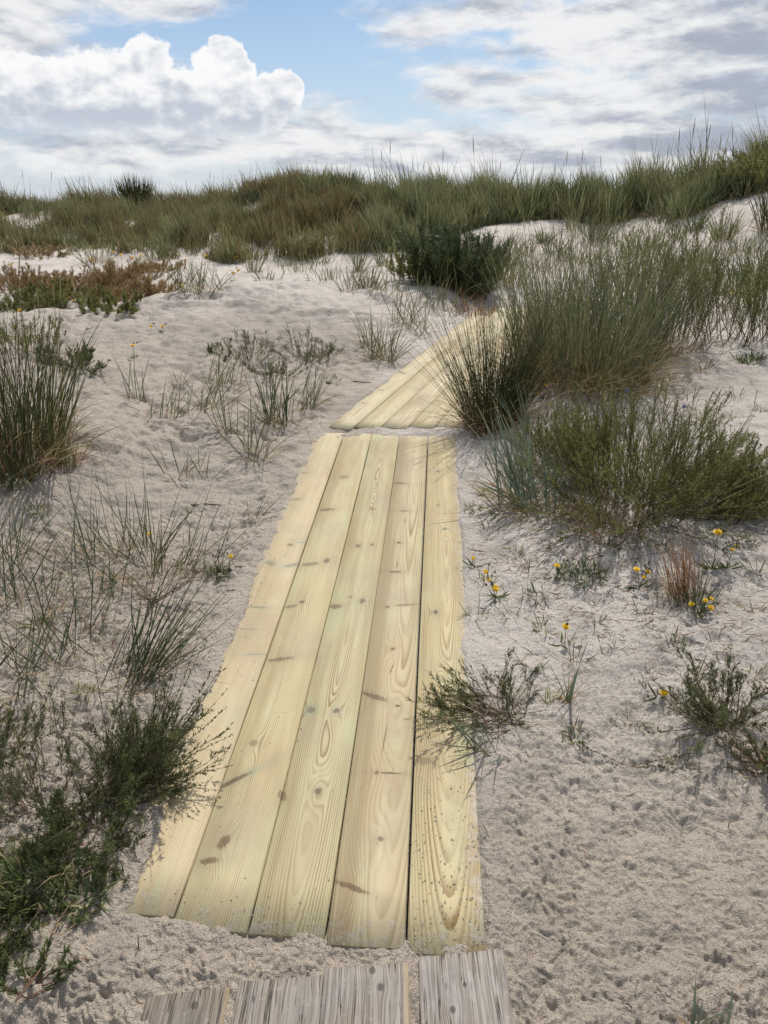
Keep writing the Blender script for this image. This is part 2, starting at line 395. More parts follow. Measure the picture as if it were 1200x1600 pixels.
def grey_timber(name, seed, tone, knots, edge=0.0):
    m, t = material(name)
    u, v, w = t.coord('Object')
    bend = t.noise(t.vec(u * 6.0, v * 3.0, seed), 1.0, 2) - 0.5
    uu = u + bend * 0.02
    dark = None
    for (ku, kv, ra) in knots:
        du = u - ku; dv = v - kv
        q = ((du * du + dv * dv * 0.6).sqrt()) * (1 / ra)
        uu = uu + du * (-(q * q) * 0.22).exp() * -0.55
        k = q.ss(1.15, 0.6) * 0.75; dark = k if dark is None else dark.max(k)
    g = t.noise(t.vec(uu * 170.0, v * 4.0, seed), 1.0, 3, 0.65)
    g2 = t.noise(t.vec(uu * 420.0, v * 9.0, seed), 1.0, 2, 0.6)
    crack = t.noise(t.vec(uu * 85.0, v * 2.2, seed + 3.0), 1.0, 2, 0.5)
    blot = t.noise(t.vec(u * 14.0, v * 7.0, seed), 1.0, 3, 0.6)
    col = t.mix(g.ss(0.3, 0.7), (tone[0] * 0.50, tone[1] * 0.475, tone[2] * 0.45), (tone[0] * 1.05, tone[1] * 1.04, tone[2] * 1.02))
    col = t.mix(blot.ss(0.42, 0.68) * 0.6, col, (0.23, 0.185, 0.14))
    col = t.mix(g2.ss(0.55, 0.8) * 0.4, col, (0.12, 0.10, 0.085))
    c = (crack - 0.5).abs().ss(0.016, 0.003)
    c = c * blot.ss(0.36, 0.56)
    col = t.mix(c * 0.85, col, (0.035, 0.03, 0.026))
    if dark is not None: col = t.mix(dark, col, (0.06, 0.05, 0.045))
    if edge: col = t.mix((u * edge).ss(0.075, 0.083) * 0.55, col, (0.40, 0.30, 0.18))
    dust = (t.noise(t.vec(u, v, seed), 30.0, 4, 0.7) * 0.75 + t.noise(t.vec(u, v, seed), 300.0, 2) * 0.35).ss(0.60, 0.80)
    col = t.mix(dust * 0.6, col, (0.50, 0.455, 0.405))
    b = t.bump(g, 0.6, 0.002); b = t.bump(c * -1.0, 0.8, 0.003, b)
    t.surface(col, 0.9, b, 0.12)
    return m
def plank_mesh(w, L, th=0.03, bev=0.003, n=26, skew=0.0, bow=0.0, seed=0):
    """a board lying along +y, its top face at z = 0, edges eased, with a slight bow and crook"""
    r = np.random.default_rng(seed)
    prof = np.array([(-w/2, -th + bev), (-w/2, -bev), (-w/2 + bev, 0), (w/2 - bev, 0), (w/2, -bev), (w/2, -th + bev), (w/2 - bev, -th), (-w/2 + bev, -th)])
    y = np.linspace(0, L, n); V = []
    ph = r.uniform(0, 6, 3)
    for i, yy in enumerate(y):
        cr = 0.0015 * math.sin(yy * 1.3 + ph[0]); up = bow * math.sin(PI * yy / L) + 0.0012 * math.sin(yy * 2.1 + ph[1])
        tw = 0.006 * math.sin(yy * 0.8 + ph[2])
        k = (1 - yy / L)
        V.append(np.stack([prof[:, 0] + cr, yy + skew * prof[:, 0] * max(0, 1 - yy / 0.5) + 0 * k, prof[:, 1] + up + tw * prof[:, 0]], 1))
    V = np.concatenate(V); F = []
    for i in range(n - 1):
        for j in range(8): F.append((i*8 + j, (i+1)*8 + j, (i+1)*8 + (j+1) % 8, i*8 + (j+1) % 8))
    for b, rev in ((0, False), ((n - 1)*8, True)):
        for q in ((0, 1, 4, 5), (1, 2, 3, 4), (0, 5, 6, 7)):
            f = tuple(b + a for a in q); F.append(f[::-1] if rev else f)
    me = mesh_from('plank', V, np.array(F)); return me
from mathutils import Matrix
def deck_root(name, k, label):
    cx, cy, hd, w, L, a, c = DECKS[k]
    s, co = math.sin(R_(hd)), math.cos(R_(hd))
    f = Vector((s, co, c * co)).normalized(); r0 = Vector((co, -s, -c * s)).normalized(); up = r0.cross(f).normalized(); r0 = f.cross(up)
    o = bpy.data.objects.new(name, None); C.objects.link(o); o.empty_display_size = 0.2
    o.matrix_world = Matrix(((r0.x, f.x, up.x, cx), (r0.y, f.y, up.y, cy), (r0.z, f.z, up.z, a + c * cy), (0, 0, 0, 1)))
    return tag(o, label, 'boardwalk')
def plank(root, u, v, w, L, mat, z=0.0, **kw):
    me = plank_mesh(w, L, **kw); me.materials.append(mat)
    o = bpy.data.objects.new('plank', me); C.objects.link(o); o.parent = root; o.location = (u, v, z)
    return o

LIGHT = (0.485, 0.41, 0.245); PALE = (0.55, 0.48, 0.315); WARM = (0.575, 0.455, 0.265)
MIDT = (0.205, 0.140, 0.055); GREENT = (0.435, 0.39, 0.225); DKB = (0.33, 0.25, 0.135)
KN = [  # deck u, v, across, along, tilt, darkness, blue-green, ring push
    ((-0.436, 2.827), .030, .005, 12, .45, .2, 1), ((-0.423, 2.447), .030, .006, 8, .4, .2, 1), ((-0.340, 1.923), .010, .006, 0, .6, 0, 1), ((-0.291, 1.953), .022, .003, 8, .2, .8, 0), ((-0.397, 1.741), .020, .008, -35, .35, .7, 1), ((-0.297, 1.730), .028, .006, 30, .4, .8, 0), ((-0.373, 1.372), .030, .004, 0, .4, .6, 1), ((-0.312, 1.054), .034, .003, 6, .3, .8, 1), ((-0.375, 1.213), .03, .003, 0, .3, .3, 0),
    ((-0.189, 2.804), .020, .010, 10, .5, 0, 1), ((-0.220, 2.354), .030, .007, 14, .6, 0, 1), ((-0.152, 1.805), .010, .010, 0, .7, 0, 1.2), ((-0.218, 1.770), .028, .008, 18, .55, .3, .6), ((-0.203, 1.451), .008, .006, 0, .7, 0, 1), ((-0.241, 1.414), .022, .006, 24, .5, 0, 0), ((-0.212, 1.060), .040, .007, 18, .6, .2, .8), ((-0.217, 0.625), .010, .009, 0, .5, .1, 1.4), ((-0.239, 0.466), .050, .0055, 42, .75, .9, .6), ((-0.211, 0.252), .013, .019, -20, .75, .1, 1.5), ((-0.231, 0.190), .022, .007, 12, .7, .4, .3),
    ((0.009, 2.713), .005, .012, 0, .45, 0, 1), ((0.010, 2.385), .006, .004, 0, .7, 0, 1), ((-0.025, 1.963), .010, .008, 20, .65, 0, 1), ((0.036, 1.981), .006, .005, 0, .7, 0, .7), ((0.040, 1.477), .011, .010, 0, .7, .2, 1.5), ((-0.012, 1.504), .006, .004, 0, .75, 0, .5), ((-0.060, 1.426), .022, .008, 14, .6, 0, .4), ((-0.064, 0.792), .010, .009, 10, .55, 1.0, 1.4), ((0.017, 0.791), .0075, .007, 0, .8, 1.0, 1.3), ((0.007, 0.443), .008, .008, 0, .85, .3, 1.5), ((-0.088, 0.420), .010, .014, 20, .6, 0, .8),
    ((0.134, 2.749), .028, .005, -10, .6, 0, .8), ((0.170, 2.380), .018, .003, 0, .6, 0, .6), ((0.178, 2.264), .002, .010, 0, .7, 0, 0), ((0.161, 2.022), .008, .005, -12, .8, 0, .8), ((0.158, 1.742), .020, .004, 0, .65, 0, .8), ((0.163, 1.807), .002, .014, 0, .6, 0, 0), ((0.142, 1.454), .007, .005, 0, .7, 0, .8), ((0.208, 1.473), .030, .004, 12, .6, 0, 0), ((0.181, 1.166), .006, .005, 0, .75, 0, 1.2), ((0.183, 1.048), .002, .016, -10, .7, 0, 0), ((0.132, 0.890), .034, .007, -26, .7, 0, 1), ((0.213, 0.846), .007, .0035, 0, .9, 0, .8), ((0.181, 0.683), .0018, .035, -3, .7, 0, 0), ((0.209, 0.542), .024, .003, 0, .85, 0, .4), ((0.168, 0.542), .006, .005, -30, .7, 0, .6), ((0.195, 0.304), .007, .006, 20, .7, 0, .6), ((0.137, 0.152), .036, .006, -20, .75, 0, .8),
    ((0.339, 2.958), .005, .004, 0, .7, .9, .8), ((0.339, 2.480), .004, .004, 0, .8, .2, .8), ((0.374, 2.196), .006, .006, 0, .65, .8, 1.2), ((0.331, 1.433), .0075, .008, 0, .85, .9, 1.5), ((0.422, 1.800), .006, .004, 0, .5, .2, .7), ((0.359, 1.000), .011, .007, 0, .3, .2, 1.6), ((0.301, 0.606), .022, .012, 0, .5, 0, .5)]
def knots_for(i):
    u0 = (i - 2) * 0.181
    out = []
    for k in KN:
        (du, v), rest = k[0], k[1:]
        j = int(round(du / 0.181)) + 2
        if j == i or (abs(du - u0) < 0.1): out.append((du - u0, v) + rest)
    return out
b1 = deck_root('boardwalk', 0, 'long pale yellow boardwalk section of new pine planks in front, beyond the old grey boards')
specs = [((0.17, 0.06, 0.002, 1.5), ((0.50, 0.41, 0.255), MIDT, DKB), 1.0, (0, 0), .35, -1, .03, .42),
         ((-0.10, 0.022, 0.004, 1.2), ((0.485, 0.415, 0.235), MIDT, DKB), 2.0, (0, 0), .34, 0, 0.0, .78),
         ((0.002, 0.006, 0.014, 1.75), (GREENT, MIDT, DKB), 3.0, (-.02, 0), .35, 0, .0, .80),
         ((0.035, 0.045, 0.006, 3.4), ((0.465, 0.385, 0.235), MIDT, DKB), 4.0, (-.028, .75), .35, 0, -.018, .62),
         ((0.012, 0.006, 0.011, 2.9), ((0.475, 0.40, 0.22), (0.22, 0.14, 0.048), DKB), 5.0, (0, 0), .37, 1, -.024, .82)]
for i, (ring, tone, sd, sap, dust, du, v0, late) in enumerate(specs):
    mt = pine('new_pine', ring, knots_for(i), tone, sd, sap, dust, du, 0.14, 3.58, late)
    plank(b1, (i - 2) * 0.181 + (0, .0005, -.0005, -.001, .002)[i], v0, 0.177, 3.58 - v0, mt, z=(0.0, 0.001, -0.001, 0.0015, -0.0005)[i], seed=i + 3, bow=0.002)
b2 = deck_root('boardwalk', 1, 'pale pine boardwalk section veering right uphill beyond the long one, half hidden by rushes')
for i in range(5):
    r = np.random.default_rng(40 + i)
    kn = [(r.uniform(-.06, .06), r.uniform(.2, 3.6), r.uniform(.006, .02), r.uniform(.006, .009), r.uniform(-25, 25), .6, 0, 1) for _ in range(6)]
    mt = pine('new_pine', (r.uniform(-.06, .06), r.uniform(.008, .05), r.uniform(.002, .01), r.uniform(1, 3)), kn, [(PALE, MIDT, DKB), (LIGHT, MIDT, DKB)][i % 2], 11.0 + i, (0, 0), .36, 0, .1, 3.85, .5)
    plank(b2, (i - 2) * 0.170, (-0.015 + 0.33 * ((i - 2) * 0.170 + 0.085)) / 0.944, 0.1665, 4.5, mt, z=r.uniform(-.001, .001), seed=i + 23, bow=0.002)
b0 = bpy.data.objects.new('boardwalk', None); C.objects.link(b0); b0.location = (-0.12, 1.15, 0.006)
tag(b0, 'old weathered grey boardwalk end at the bottom edge, four cracked planks with sandy gaps', 'boardwalk')
for i, (xc, w, ye, sk, tone, kn, ed) in enumerate([(-0.414, .172, 1.128, .08, (0.24, 0.215, 0.19), [(0.02, 0.03, 0.008)], 1),
        (-0.2215, .180, 1.158, .05, (0.32, 0.295, 0.27), [], 0), (-0.037, .184, 1.188, .10, (0.335, 0.31, 0.285), [(0.012, 0.012, 0.008), (0.03, 0.05, 0.008)], 1), (0.173, .190, 1.218, .155, (0.36, 0.335, 0.31), [(0.0, 0.075, 0.005), (-0.03, 0.13, 0.007)], 0)]):
    gm = grey_timber('weathered_timber', 3.0 * i + 1, tone, [(a, -b, c) for a, b, c in kn], ed)
    me = plank_mesh(w, 1.15, 0.032, 0.004, 30, 0.0, 0.0, 60 + i); me.materials.append(gm)
    # the sawn end is skewed and worn
    co = np.zeros(len(me.vertices) * 3, np.float32); me.vertices.foreach_get('co', co); co = co.reshape(-1, 3)
    co[:, 1] -= 1.15; end = co[:, 1] > -0.12
    co[end, 1] += sk * co[end, 0] * (1 + co[end, 1] / 0.12) + 0.004 * np.sin(co[end, 0] * 90 + i)
    me.vertices.foreach_set('co', co.ravel()); me.update()
    o = bpy.data.objects.new('plank', me); C.objects.link(o); o.parent = b0
    o.location = (xc + 0.12, ye - 1.15, (-0.003, -0.004, -0.002, -0.002)[i]); o.rotation_euler = (0, 0, (0.01, 0.0, -0.005, -0.01)[i])

# ---- the ground sheet ----------------------------------------------------
def build_ground():
    th = np.concatenate([np.linspace(-PI, -0.66, 60)[:-1], np.linspace(-0.66, 0.66, 980), np.linspace(0.66, PI, 60)[1:]])
    rr = [0.30]
    while rr[-1] < 120:
        r = rr[-1]; ph = math.atan2(CAM_H - min(1.1, 0.045 * r), r)
        st = 0.00128 / max(math.sin(ph) * math.cos(ph), 0.02) / (1.0 + 0.9 * min(max(r - 2.2, 0) / 1.5, 1)) if r > 0.7 else 0.04
        rr.append(r * (1 + min(st, 0.0065 if r < 24 else 0.05)))
    rr = np.array(rr)
    T, Rr = np.meshgrid(th, rr)
    Xx = Rr * np.sin(T); Yy = Rr * np.cos(T)
    sp = Rr * np.maximum(0.00135, np.minimum(0.00055 * np.sqrt(1 + (Rr / 1.5) ** 2), 0.006))
    sp = np.where(np.abs(T) > 0.66, 0.06 * Rr, sp)
    Z = np.empty_like(Xx)
    for i in range(0, len(rr), 100): Z[i:i+100] = ground(Xx[i:i+100], Yy[i:i+100], sp[i:i+100])
    m, n = len(rr), len(th)
    V = np.stack([Xx, Yy, Z], -1).reshape(-1, 3)
    V = np.concatenate([V, [[0, 0, float(Z[0].mean())]]])
    i = np.arange(m - 1)[:, None] * n; j = np.arange(n - 1)[None]
    F = np.stack([i + j, i + j + 1, i + n + j + 1, i + n + j], -1).reshape(-1, 4)[:, ::-1]
    me = mesh_from('sand', V, F)
    me.polygons.foreach_set('use_smooth', np.ones(len(me.polygons), bool))
    me.materials.append(SAND)
    o = bpy.data.objects.new('sand', me); C.objects.link(o); tag(o, 'pale trampled dune sand the boardwalk is laid on', None, None, 'structure')
build_ground()
def build_sea():
    m, t = material('sea_water'); x, y, z = t.coord('Object')
    n = t.noise(t.vec(x * 0.05, y * 0.25, 0), 1.0, 3)
    t.surface((0.055, 0.10, 0.13), 0.35, t.bump(n, 0.3, 0.5), 0.5)
    a = np.linspace(0, 2 * PI, 97)[:-1]; V = [(0, 0, 0)]; F = []
    for r in (60, 400, 2000, 9000): V += [(r * math.cos(q), r * math.sin(q), 0) for q in a]
    for k in range(3):
        for j in range(96): F.append((1 + k*96 + j, 1 + (k+1)*96 + j, 1 + (k+1)*96 + (j+1) % 96, 1 + k*96 + (j+1) % 96))
    me = mesh_from('sea', np.array(V, float), np.array(F)); me.materials.append(m)
    o = bpy.data.objects.new('sea', me); C.objects.link(o); o.location = (0, 0, -2.6); tag(o, 'flat grey blue sea along the horizon behind the dunes', None, None, 'structure')
build_sea()
# ---- plant materials -----------------------------------------------------
MARRAM = plant_mat('marram_blades', (0.090, 0.105, 0.048), (0.20, 0.205, 0.105), (0.26, 0.20, 0.10), 0.22, (0.28, 0.24, 0.12), 0.4)
MARRAM_DARK = plant_mat('dark_marram_blades', (0.045, 0.065, 0.026), (0.105, 0.135, 0.060), (0.20, 0.15, 0.075), 0.2, (0.18, 0.16, 0.08), 0.28)
LYME = plant_mat('blue_green_blades', (0.10, 0.14, 0.095), (0.20, 0.25, 0.175), (0.28, 0.23, 0.13), 0.12, (0.33, 0.29, 0.17), 0.3)
RUSH = plant_mat('rush_stalks', (0.032, 0.045, 0.014), (0.095, 0.110, 0.035), (0.20, 0.115, 0.045), 0.3, (0.13, 0.10, 0.04), 0.12)
OLIVE = plant_mat('olive_field_blades', (0.115, 0.115, 0.045), (0.26, 0.235, 0.105), (0.24, 0.18, 0.09), 0.22, (0.25, 0.19, 0.10), 0.32)
RUSSET = plant_mat('russet_field_blades', (0.14, 0.105, 0.045), (0.28, 0.20, 0.10), (0.20, 0.13, 0.06), 0.3, (0.26, 0.18, 0.09), 0.32)
STRAW = plant_mat('dry_straw', (0.24, 0.165, 0.080), (0.52, 0.41, 0.235), (0.20, 0.125, 0.06), 0.25, None, 0.25)
RUST = plant_mat('rusty_dry_blades', (0.20, 0.10, 0.045), (0.42, 0.235, 0.115), (0.14, 0.075, 0.035), 0.3, (0.40, 0.27, 0.15), 0.25)
FIELD = plant_mat('field_blades', (0.125, 0.150, 0.065), (0.27, 0.30, 0.145), (0.26, 0.20, 0.10), 0.2, (0.34, 0.30, 0.16), 0.42)
HEATH = plant_mat('brown_heath_foliage', (0.22, 0.145, 0.058), (0.42, 0.30, 0.145), None, 0.3, (0.42, 0.31, 0.17), 0.25)
BUSHG = plant_mat('bush_leaves', (0.100, 0.110, 0.030), (0.250, 0.260, 0.090), None, 0.3, (0.20, 0.19, 0.08), 0.42)
FEATHER = plant_mat('feathery_leaves', (0.058, 0.076, 0.027), (0.160, 0.185, 0.072), None, 0.3, None, 0.4)
FRESH = plant_mat('fresh_green_leaves', (0.055, 0.080, 0.024), (0.145, 0.180, 0.062), None, 0.3, None, 0.35)
JUNI = plant_mat('dark_shrub_leaves', (0.042, 0.064, 0.024), (0.115, 0.145, 0.060), None, 0.3, None, 0.22)
TWIG = plant_mat('brown_twigs', (0.055, 0.034, 0.020), (0.14, 0.085, 0.048), None, 0.3, None, 0.0, 0.8)
STEMG = plant_mat('green_stems', (0.06, 0.065, 0.022), (0.13, 0.125, 0.050), (0.13, 0.075, 0.035), 0.4, None, 0.0, 0.7)
REDSTEM = plant_mat('reddish_stems', (0.10, 0.050, 0.028), (0.19, 0.105, 0.055), None, 0.3, None, 0.0, 0.7)
SEED = plant_mat('seed_heads', (0.30, 0.235, 0.125), (0.46, 0.38, 0.22), None, 0.3, None, 0.2)
YELLOW = plant_mat('yellow_petals', (0.80, 0.50, 0.010), (0.86, 0.60, 0.020), (0.62, 0.34, 0.008), 0.35, None, 0.3)
BLUE = plant_mat('blue_petals', (0.10, 0.09, 0.34), (0.16, 0.15, 0.46), None, 0.3, None, 0.3)
BARK = plant_mat('bark', (0.10, 0.065, 0.04), (0.20, 0.135, 0.085), None, 0.3, None, 0.0, 0.9)

def lz(ox, oy, oz, bx, by): return ground(ox + bx, oy + by) - oz
def clump_bases(n, R, x, y, z, sink=0.012, ring=0.6):
    r = R * rng.random(n) ** ring; a = uni(0, 2 * PI, n)
    bx = r * np.cos(a); by = r * np.sin(a)
    return np.stack([bx, by, lz(x, y, z, bx, by) - sink], 1), r / max(R, 1e-6), np.arctan2(bx, by)
def tuft(name, xy, label, cat, R, h, n, w=0.004, lean=(0.04, 0.45), bend=(0.1, 0.7), mat=None, dead=0.15, dmat=None, az=None, azs=0.7, stalks=0, tube=False, k=6, group=None, litter=0, sh=1.0, jit=0.06, hv=0.45):
    """grass clump: living blades, dead blades at the foot, and tall stalks with a seed head"""
    x, y = xy; o = thing(name, x, y, label, cat, group); z = o.location.z
    mat = mat or MARRAM; dmat = dmat or STRAW; h = h * 1.22
    def grow(m, hs, ws, lean, bend, extra):
        B, rr, out = clump_bases(m, R, x, y, z)
        A = out + rng.normal(0, 0.7, m) if az is None else rng.normal(az, azs, m)
        th = uni(lean[0], lean[1], m) * (0.35 + 0.65 * rr) + np.abs(rng.normal(0, jit, m)) + extra
        Lh = h * hs * uni(1 - hv, 1.0, m) * (1 - 0.15 * rr)
        return curves(B, A, th, uni(bend[0], bend[1], m), Lh, k), uni(0.75, 1.25, m) * ws
    g = Geo(); P, W = grow(n, 1.0, w, lean, bend, 0.0)
    Rn = rng.random(n)
    if tube: g.tube(P, W[:, None] * 0.5 * (0.25 + 0.75 * np.linspace(1, 0.1, k)[None]), Rn)
    else: g.ribbon(P, W[:, None] * taper(k)[None], sides_of(P), Rn)
    g.build('blades', mat, o)
    if dead > 0:
        m = max(9, int(n * dead)); g = Geo(); P, W = grow(m, 0.62, w * 0.85, (lean[0] + 0.2, lean[1] + 0.6), (bend[0] + 0.3, bend[1] + 0.9), 0.1)
        g.ribbon(P, W[:, None] * taper(k)[None], sides_of(P), rng.random(m)); g.build('dead_blades', dmat, o)
    if litter:
        g = Geo(); B, rr, out = clump_bases(litter, R * 1.25, x, y, z, 0.0); m = litter
        P = curves(B, out + rng.normal(0, 0.9, m), uni(0.7, 1.3, m), uni(0.2, 0.9, m), h * uni(0.15, 0.42, m), k)
        P[..., 2] = np.maximum(P[..., 2], ground(x + P[..., 0], y + P[..., 1]) - z + 0.004)
        g.ribbon(P, (w * 0.8 * uni(0.7, 1.2, m))[:, None] * taper(k)[None], sides_of(P), rng.random(m)); g.build('loose_straw', dmat, o)
    for i in range(stalks):
        B, rr, out = clump_bases(1, R * 0.7, x, y, z); g = Geo()
        P = curves(B, out, uni(0.02, 0.22, 1), uni(0.02, 0.25, 1), np.array([h * sh * rng.uniform(0.85, 1.15)]), 7)
        g.tube(P, np.full((1, 7), w * 0.32), rng.random(1)); s = g.build('seed_stalk', STRAW if i % 3 == 0 else mat, o)
        e = P[0, -1]; d = (P[0, -1] - P[0, -2]); d /= np.linalg.norm(d)
        q = np.linspace(0, 1, 6)[None, :, None]; g = Geo(); g.tube(e + d * q * 0.11 * min(h * 1.3, 1.2), (w * 0.55 * np.sin(PI * np.clip(q[..., 0] * 0.9 + 0.08, 0, 1))) + 0.0003, rng.random(1), 5)
        hd = g.build('seed_head', SEED, o)
    return o
def leafy(P, nl, L, w, g, t0=0.25, spread=0.9, up=0.2, k=3, Rb=None):
    """small leaves set along every polyline of P"""
    n, kk, _ = P.shape
    i = np.repeat(np.arange(n), nl); t = uni(t0, 1.0, n * nl) * (kk - 1.001)
    f = np.floor(t).astype(int); a = (t - f)[:, None]
    p = P[i, f] * (1 - a) + P[i, f + 1] * a
    T = P[i, f + 1] - P[i, f]; T /= np.linalg.norm(T, axis=1, keepdims=True) + 1e-9
    D = T + rng.normal(0, spread, T.shape); D[:, 2] += up; D /= np.linalg.norm(D, axis=1, keepdims=True)
    m = len(p); ln = L * uni(0.5, 1.2, m)
    cv = rng.normal(0, 0.25, (m, 3))
    s = np.linspace(0, 1, k)[None, :, None]
    Q = p[:, None] + D[:, None] * s * ln[:, None, None] + cv[:, None] * s ** 2 * ln[:, None, None] * 0.5
    sd = np.cross(D, rng.normal(0, 1, D.shape)); sd /= np.linalg.norm(sd, axis=1, keepdims=True) + 1e-9
    tp = np.array([0.5, 1.0, 0.08]) if k == 3 else taper(k)
    Rn = np.clip((Rb[i] if Rb is not None else 0.5) + rng.normal(0, 0.25, m), 0, 1)
    g.ribbon(Q, (w * uni(0.7, 1.3, m))[:, None] * tp[None], sd, Rn)
def branchlets(P, nb, Lb, spread, k=4, t0=0.2, up=0.3):
    n, kk, _ = P.shape
    i = np.repeat(np.arange(n), nb); t = uni(t0, 0.98, n * nb); tt = t * (kk - 1.001)
    f = np.floor(tt).astype(int); a = (tt - f)[:, None]
    p = P[i, f] * (1 - a) + P[i, f + 1] * a
    T = P[i, f + 1] - P[i, f]; T /= np.linalg.norm(T, axis=1, keepdims=True) + 1e-9
    D = T + rng.normal(0, spread, T.shape); D[:, 2] += up; D /= np.linalg.norm(D, axis=1, keepdims=True)
    L = Lb * uni(0.5, 1.1, n * nb) * (1.15 - 0.75 * t)
    s = np.linspace(0, 1, k)[None, :, None]; cv = rng.normal(0, 0.2, D.shape); cv[:, 2] += 0.2
    return p[:, None] + D[:, None] * s * L[:, None, None] + cv[:, None] * s ** 2 * L[:, None, None] * 0.5
def shrub(name, xy, label, cat, R, h, ns, nb, nl, leaf=(0.016, 0.0028), lean=(0.1, 1.0), bend=(-0.5, 0.3), mat=None, smat=None, az=None, azs=1.0, Lb=0.3, spread=0.45, t0=0.2, srad=0.0022, group=None, hv=0.45, up=0.25, buds=False, straw=0, bare=0):
    """bushy perennial: woody stems from one root, side branchlets, a mass of small leaves"""
    x, y = xy; o = thing(name, x, y, label, cat, group); z = o.location.z
    B, rr, out = clump_bases(ns, R, x, y, z, 0.015, 0.8)
    A = out + rng.normal(0, 0.5, ns) if az is None else rng.normal(az, azs, ns)
    Lh = h * uni(1 - hv, 1.0, ns)
    P = curves(B, A, uni(lean[0], lean[1], ns), uni(bend[0], bend[1], ns), Lh, 9, 1.2, 0.09)
    P[..., 2] = np.maximum(P[..., 2], ground(x + P[..., 0], y + P[..., 1]) - z + 0.004)
    g = Geo(); g.tube(P, srad * np.linspace(1.2, 0.35, 9)[None] * uni(0.7, 1.2, ns)[:, None], rng.random(ns))
    gl = Geo(); Rs = rng.random(ns)
    if nb:
        Q = branchlets(P, nb, Lb * h, spread, t0=t0, up=up)
        g.tube(Q, srad * 0.45 * np.linspace(1, 0.5, 4)[None] * np.ones((len(Q), 1)), rng.random(len(Q)))
        leafy(Q, nl, leaf[0], leaf[1], gl, 0.1, 0.7, 0.25, Rb=np.repeat(Rs, nb))
        leafy(P, nl, leaf[0], leaf[1], gl, max(t0, 0.3), 0.7, 0.25, Rb=Rs)
    else: leafy(P, nl, leaf[0], leaf[1], gl, t0, 0.8, 0.2, Rb=Rs)
    g.build('stems', smat or TWIG, o); gl.build('foliage', mat or FEATHER, o)
    if straw:
        g = Geo(); B, rr, out = clump_bases(straw, R, x, y, z, 0.01)
        P = curves(B, out + rng.normal(0, .8, straw), uni(0.3, 1.2, straw), uni(0, .8, straw), h * uni(0.4, 0.9, straw), 6)
        P[..., 2] = np.maximum(P[..., 2], ground(x + P[..., 0], y + P[..., 1]) - z + 0.004)
        g.ribbon(P, np.full((straw, 1), leaf[1] * 1.1) * taper(6)[None], sides_of(P), rng.random(straw)); g.build('dead_blades', STRAW, o)
    return o
def budded(o, x, y, z, base, az, lean, bend, L, nbud=26, mat=None, smat=None, bl=0.011, rad=0.0016, side=0):
    """long wand with small pointed buds, child of o"""
    P = curves(np.array([base]), np.array([az]), np.array([lean]), np.array([bend]), np.array([L]), 12, 1.1, 0.05, 0.05)
    P[..., 2] = np.maximum(P[..., 2], ground(x + P[..., 0], y + P[..., 1]) - z + 0.006)
    allP = P
    g = Geo(); g.tube(P, rad * np.linspace(1.2, 0.4, 12)[None], rng.random(1))
    gl = Geo(); leafy(P, nbud, bl, bl * 0.42, gl, 0.25, 0.45, 0.15)
    if side:
        Q = branchlets(P, side, 0.3 * L, 0.45, k=5, t0=0.35, up=0.2); g.tube(Q, rad * 0.5 * np.linspace(1, 0.5, 5)[None] * np.ones((len(Q), 1)), rng.random(len(Q)))
        leafy(Q, max(4, nbud // 4), bl, bl * 0.42, gl, 0.1, 0.45, 0.15)
    s = g.build('wand', smat or TWIG, o); gl.build('buds', mat or FEATHER, o)
def rosette(name, xy, label, cat, R, n, L, w, mat=None, lean=(0.6, 1.35), bend=(-0.2, 0.5), group=None, dead=0):
    x, y = xy; o = thing(name, x, y, label, cat, group); z = o.location.z
    def part(n, nm, mt, ln):
        B, rr, out = clump_bases(n, R, x, y, z, 0.004); g = Geo()
        P = curves(B, out + rng.normal(0, 0.9, n), uni(lean[0], lean[1], n), uni(bend[0], bend[1], n), ln * uni(0.45, 1.0, n), 5)
        P[..., 2] = np.maximum(P[..., 2], ground(x + P[..., 0], y + P[..., 1]) - z + 0.003)
        s = np.linspace(0, 1, 5); tp = 0.15 + 0.85 * np.sin(PI * (0.12 + 0.86 * s)); tp[-1] = 0.05
        S = np.cross(P[:, -1] - P[:, 0], [0, 0, 1.0]) + rng.normal(0, 0.01, (n, 3)); S /= np.linalg.norm(S, axis=1, keepdims=True) + 1e-9
        g.ribbon(P, (w * uni(0.6, 1.2, n))[:, None] * tp[None], S, rng.random(n)); g.build(nm, mt, o)
    part(n, 'leaves', mat or FRESH, L)
    if dead: part(dead, 'dead_blades', STRAW, L * 1.2)
    return o
def flower_head(o, p, d, rad, mat=None, nm='flower_head'):
    d = np.array(d, float); d /= np.linalg.norm(d)
    a1 = np.cross(d, [0.3, 0.9, 0.1]); a1 /= np.linalg.norm(a1); a2 = np.cross(d, a1)
    g = Geo()
    for ring, (m, rr, up) in enumerate(((16, 1.0, 0.18), (13, 0.72, 0.42), (8, 0.42, 0.7))):
        a = np.linspace(0, 2 * PI, m, endpoint=False) + rng.uniform(0, 1) + rng.normal(0, 0.06, m)
        rd = np.cos(a)[:, None] * a1 + np.sin(a)[:, None] * a2
        s = np.linspace(0.06, 1, 4)[None, :, None]
        ln = (rad * rr * uni(0.85, 1.1, m))[:, None, None]
        P = p + ring * 0.0012 * d + rd[:, None] * s * ln + d * (up * s ** 1.4 - 0.18 * s ** 3) * ln
        S = np.cross(rd, d); g.ribbon(P, np.full((m, 1), rad * 0.36) * np.array([[0.5, 0.9, 1.0, 0.75]]), S, rng.random(m))
    q = np.array([[p - d * rad * 0.75, p - d * rad * 0.55, p - d * rad * 0.15, p + d * rad * 0.05]])
    h = g.build(nm, mat or YELLOW, o)
    g2 = Geo(); g2.tube(q, rad * np.array([[0.12, 0.34, 0.36, 0.30]]), rng.random(1), 8); g2.build('flower_base', STEMG, h)
    return h
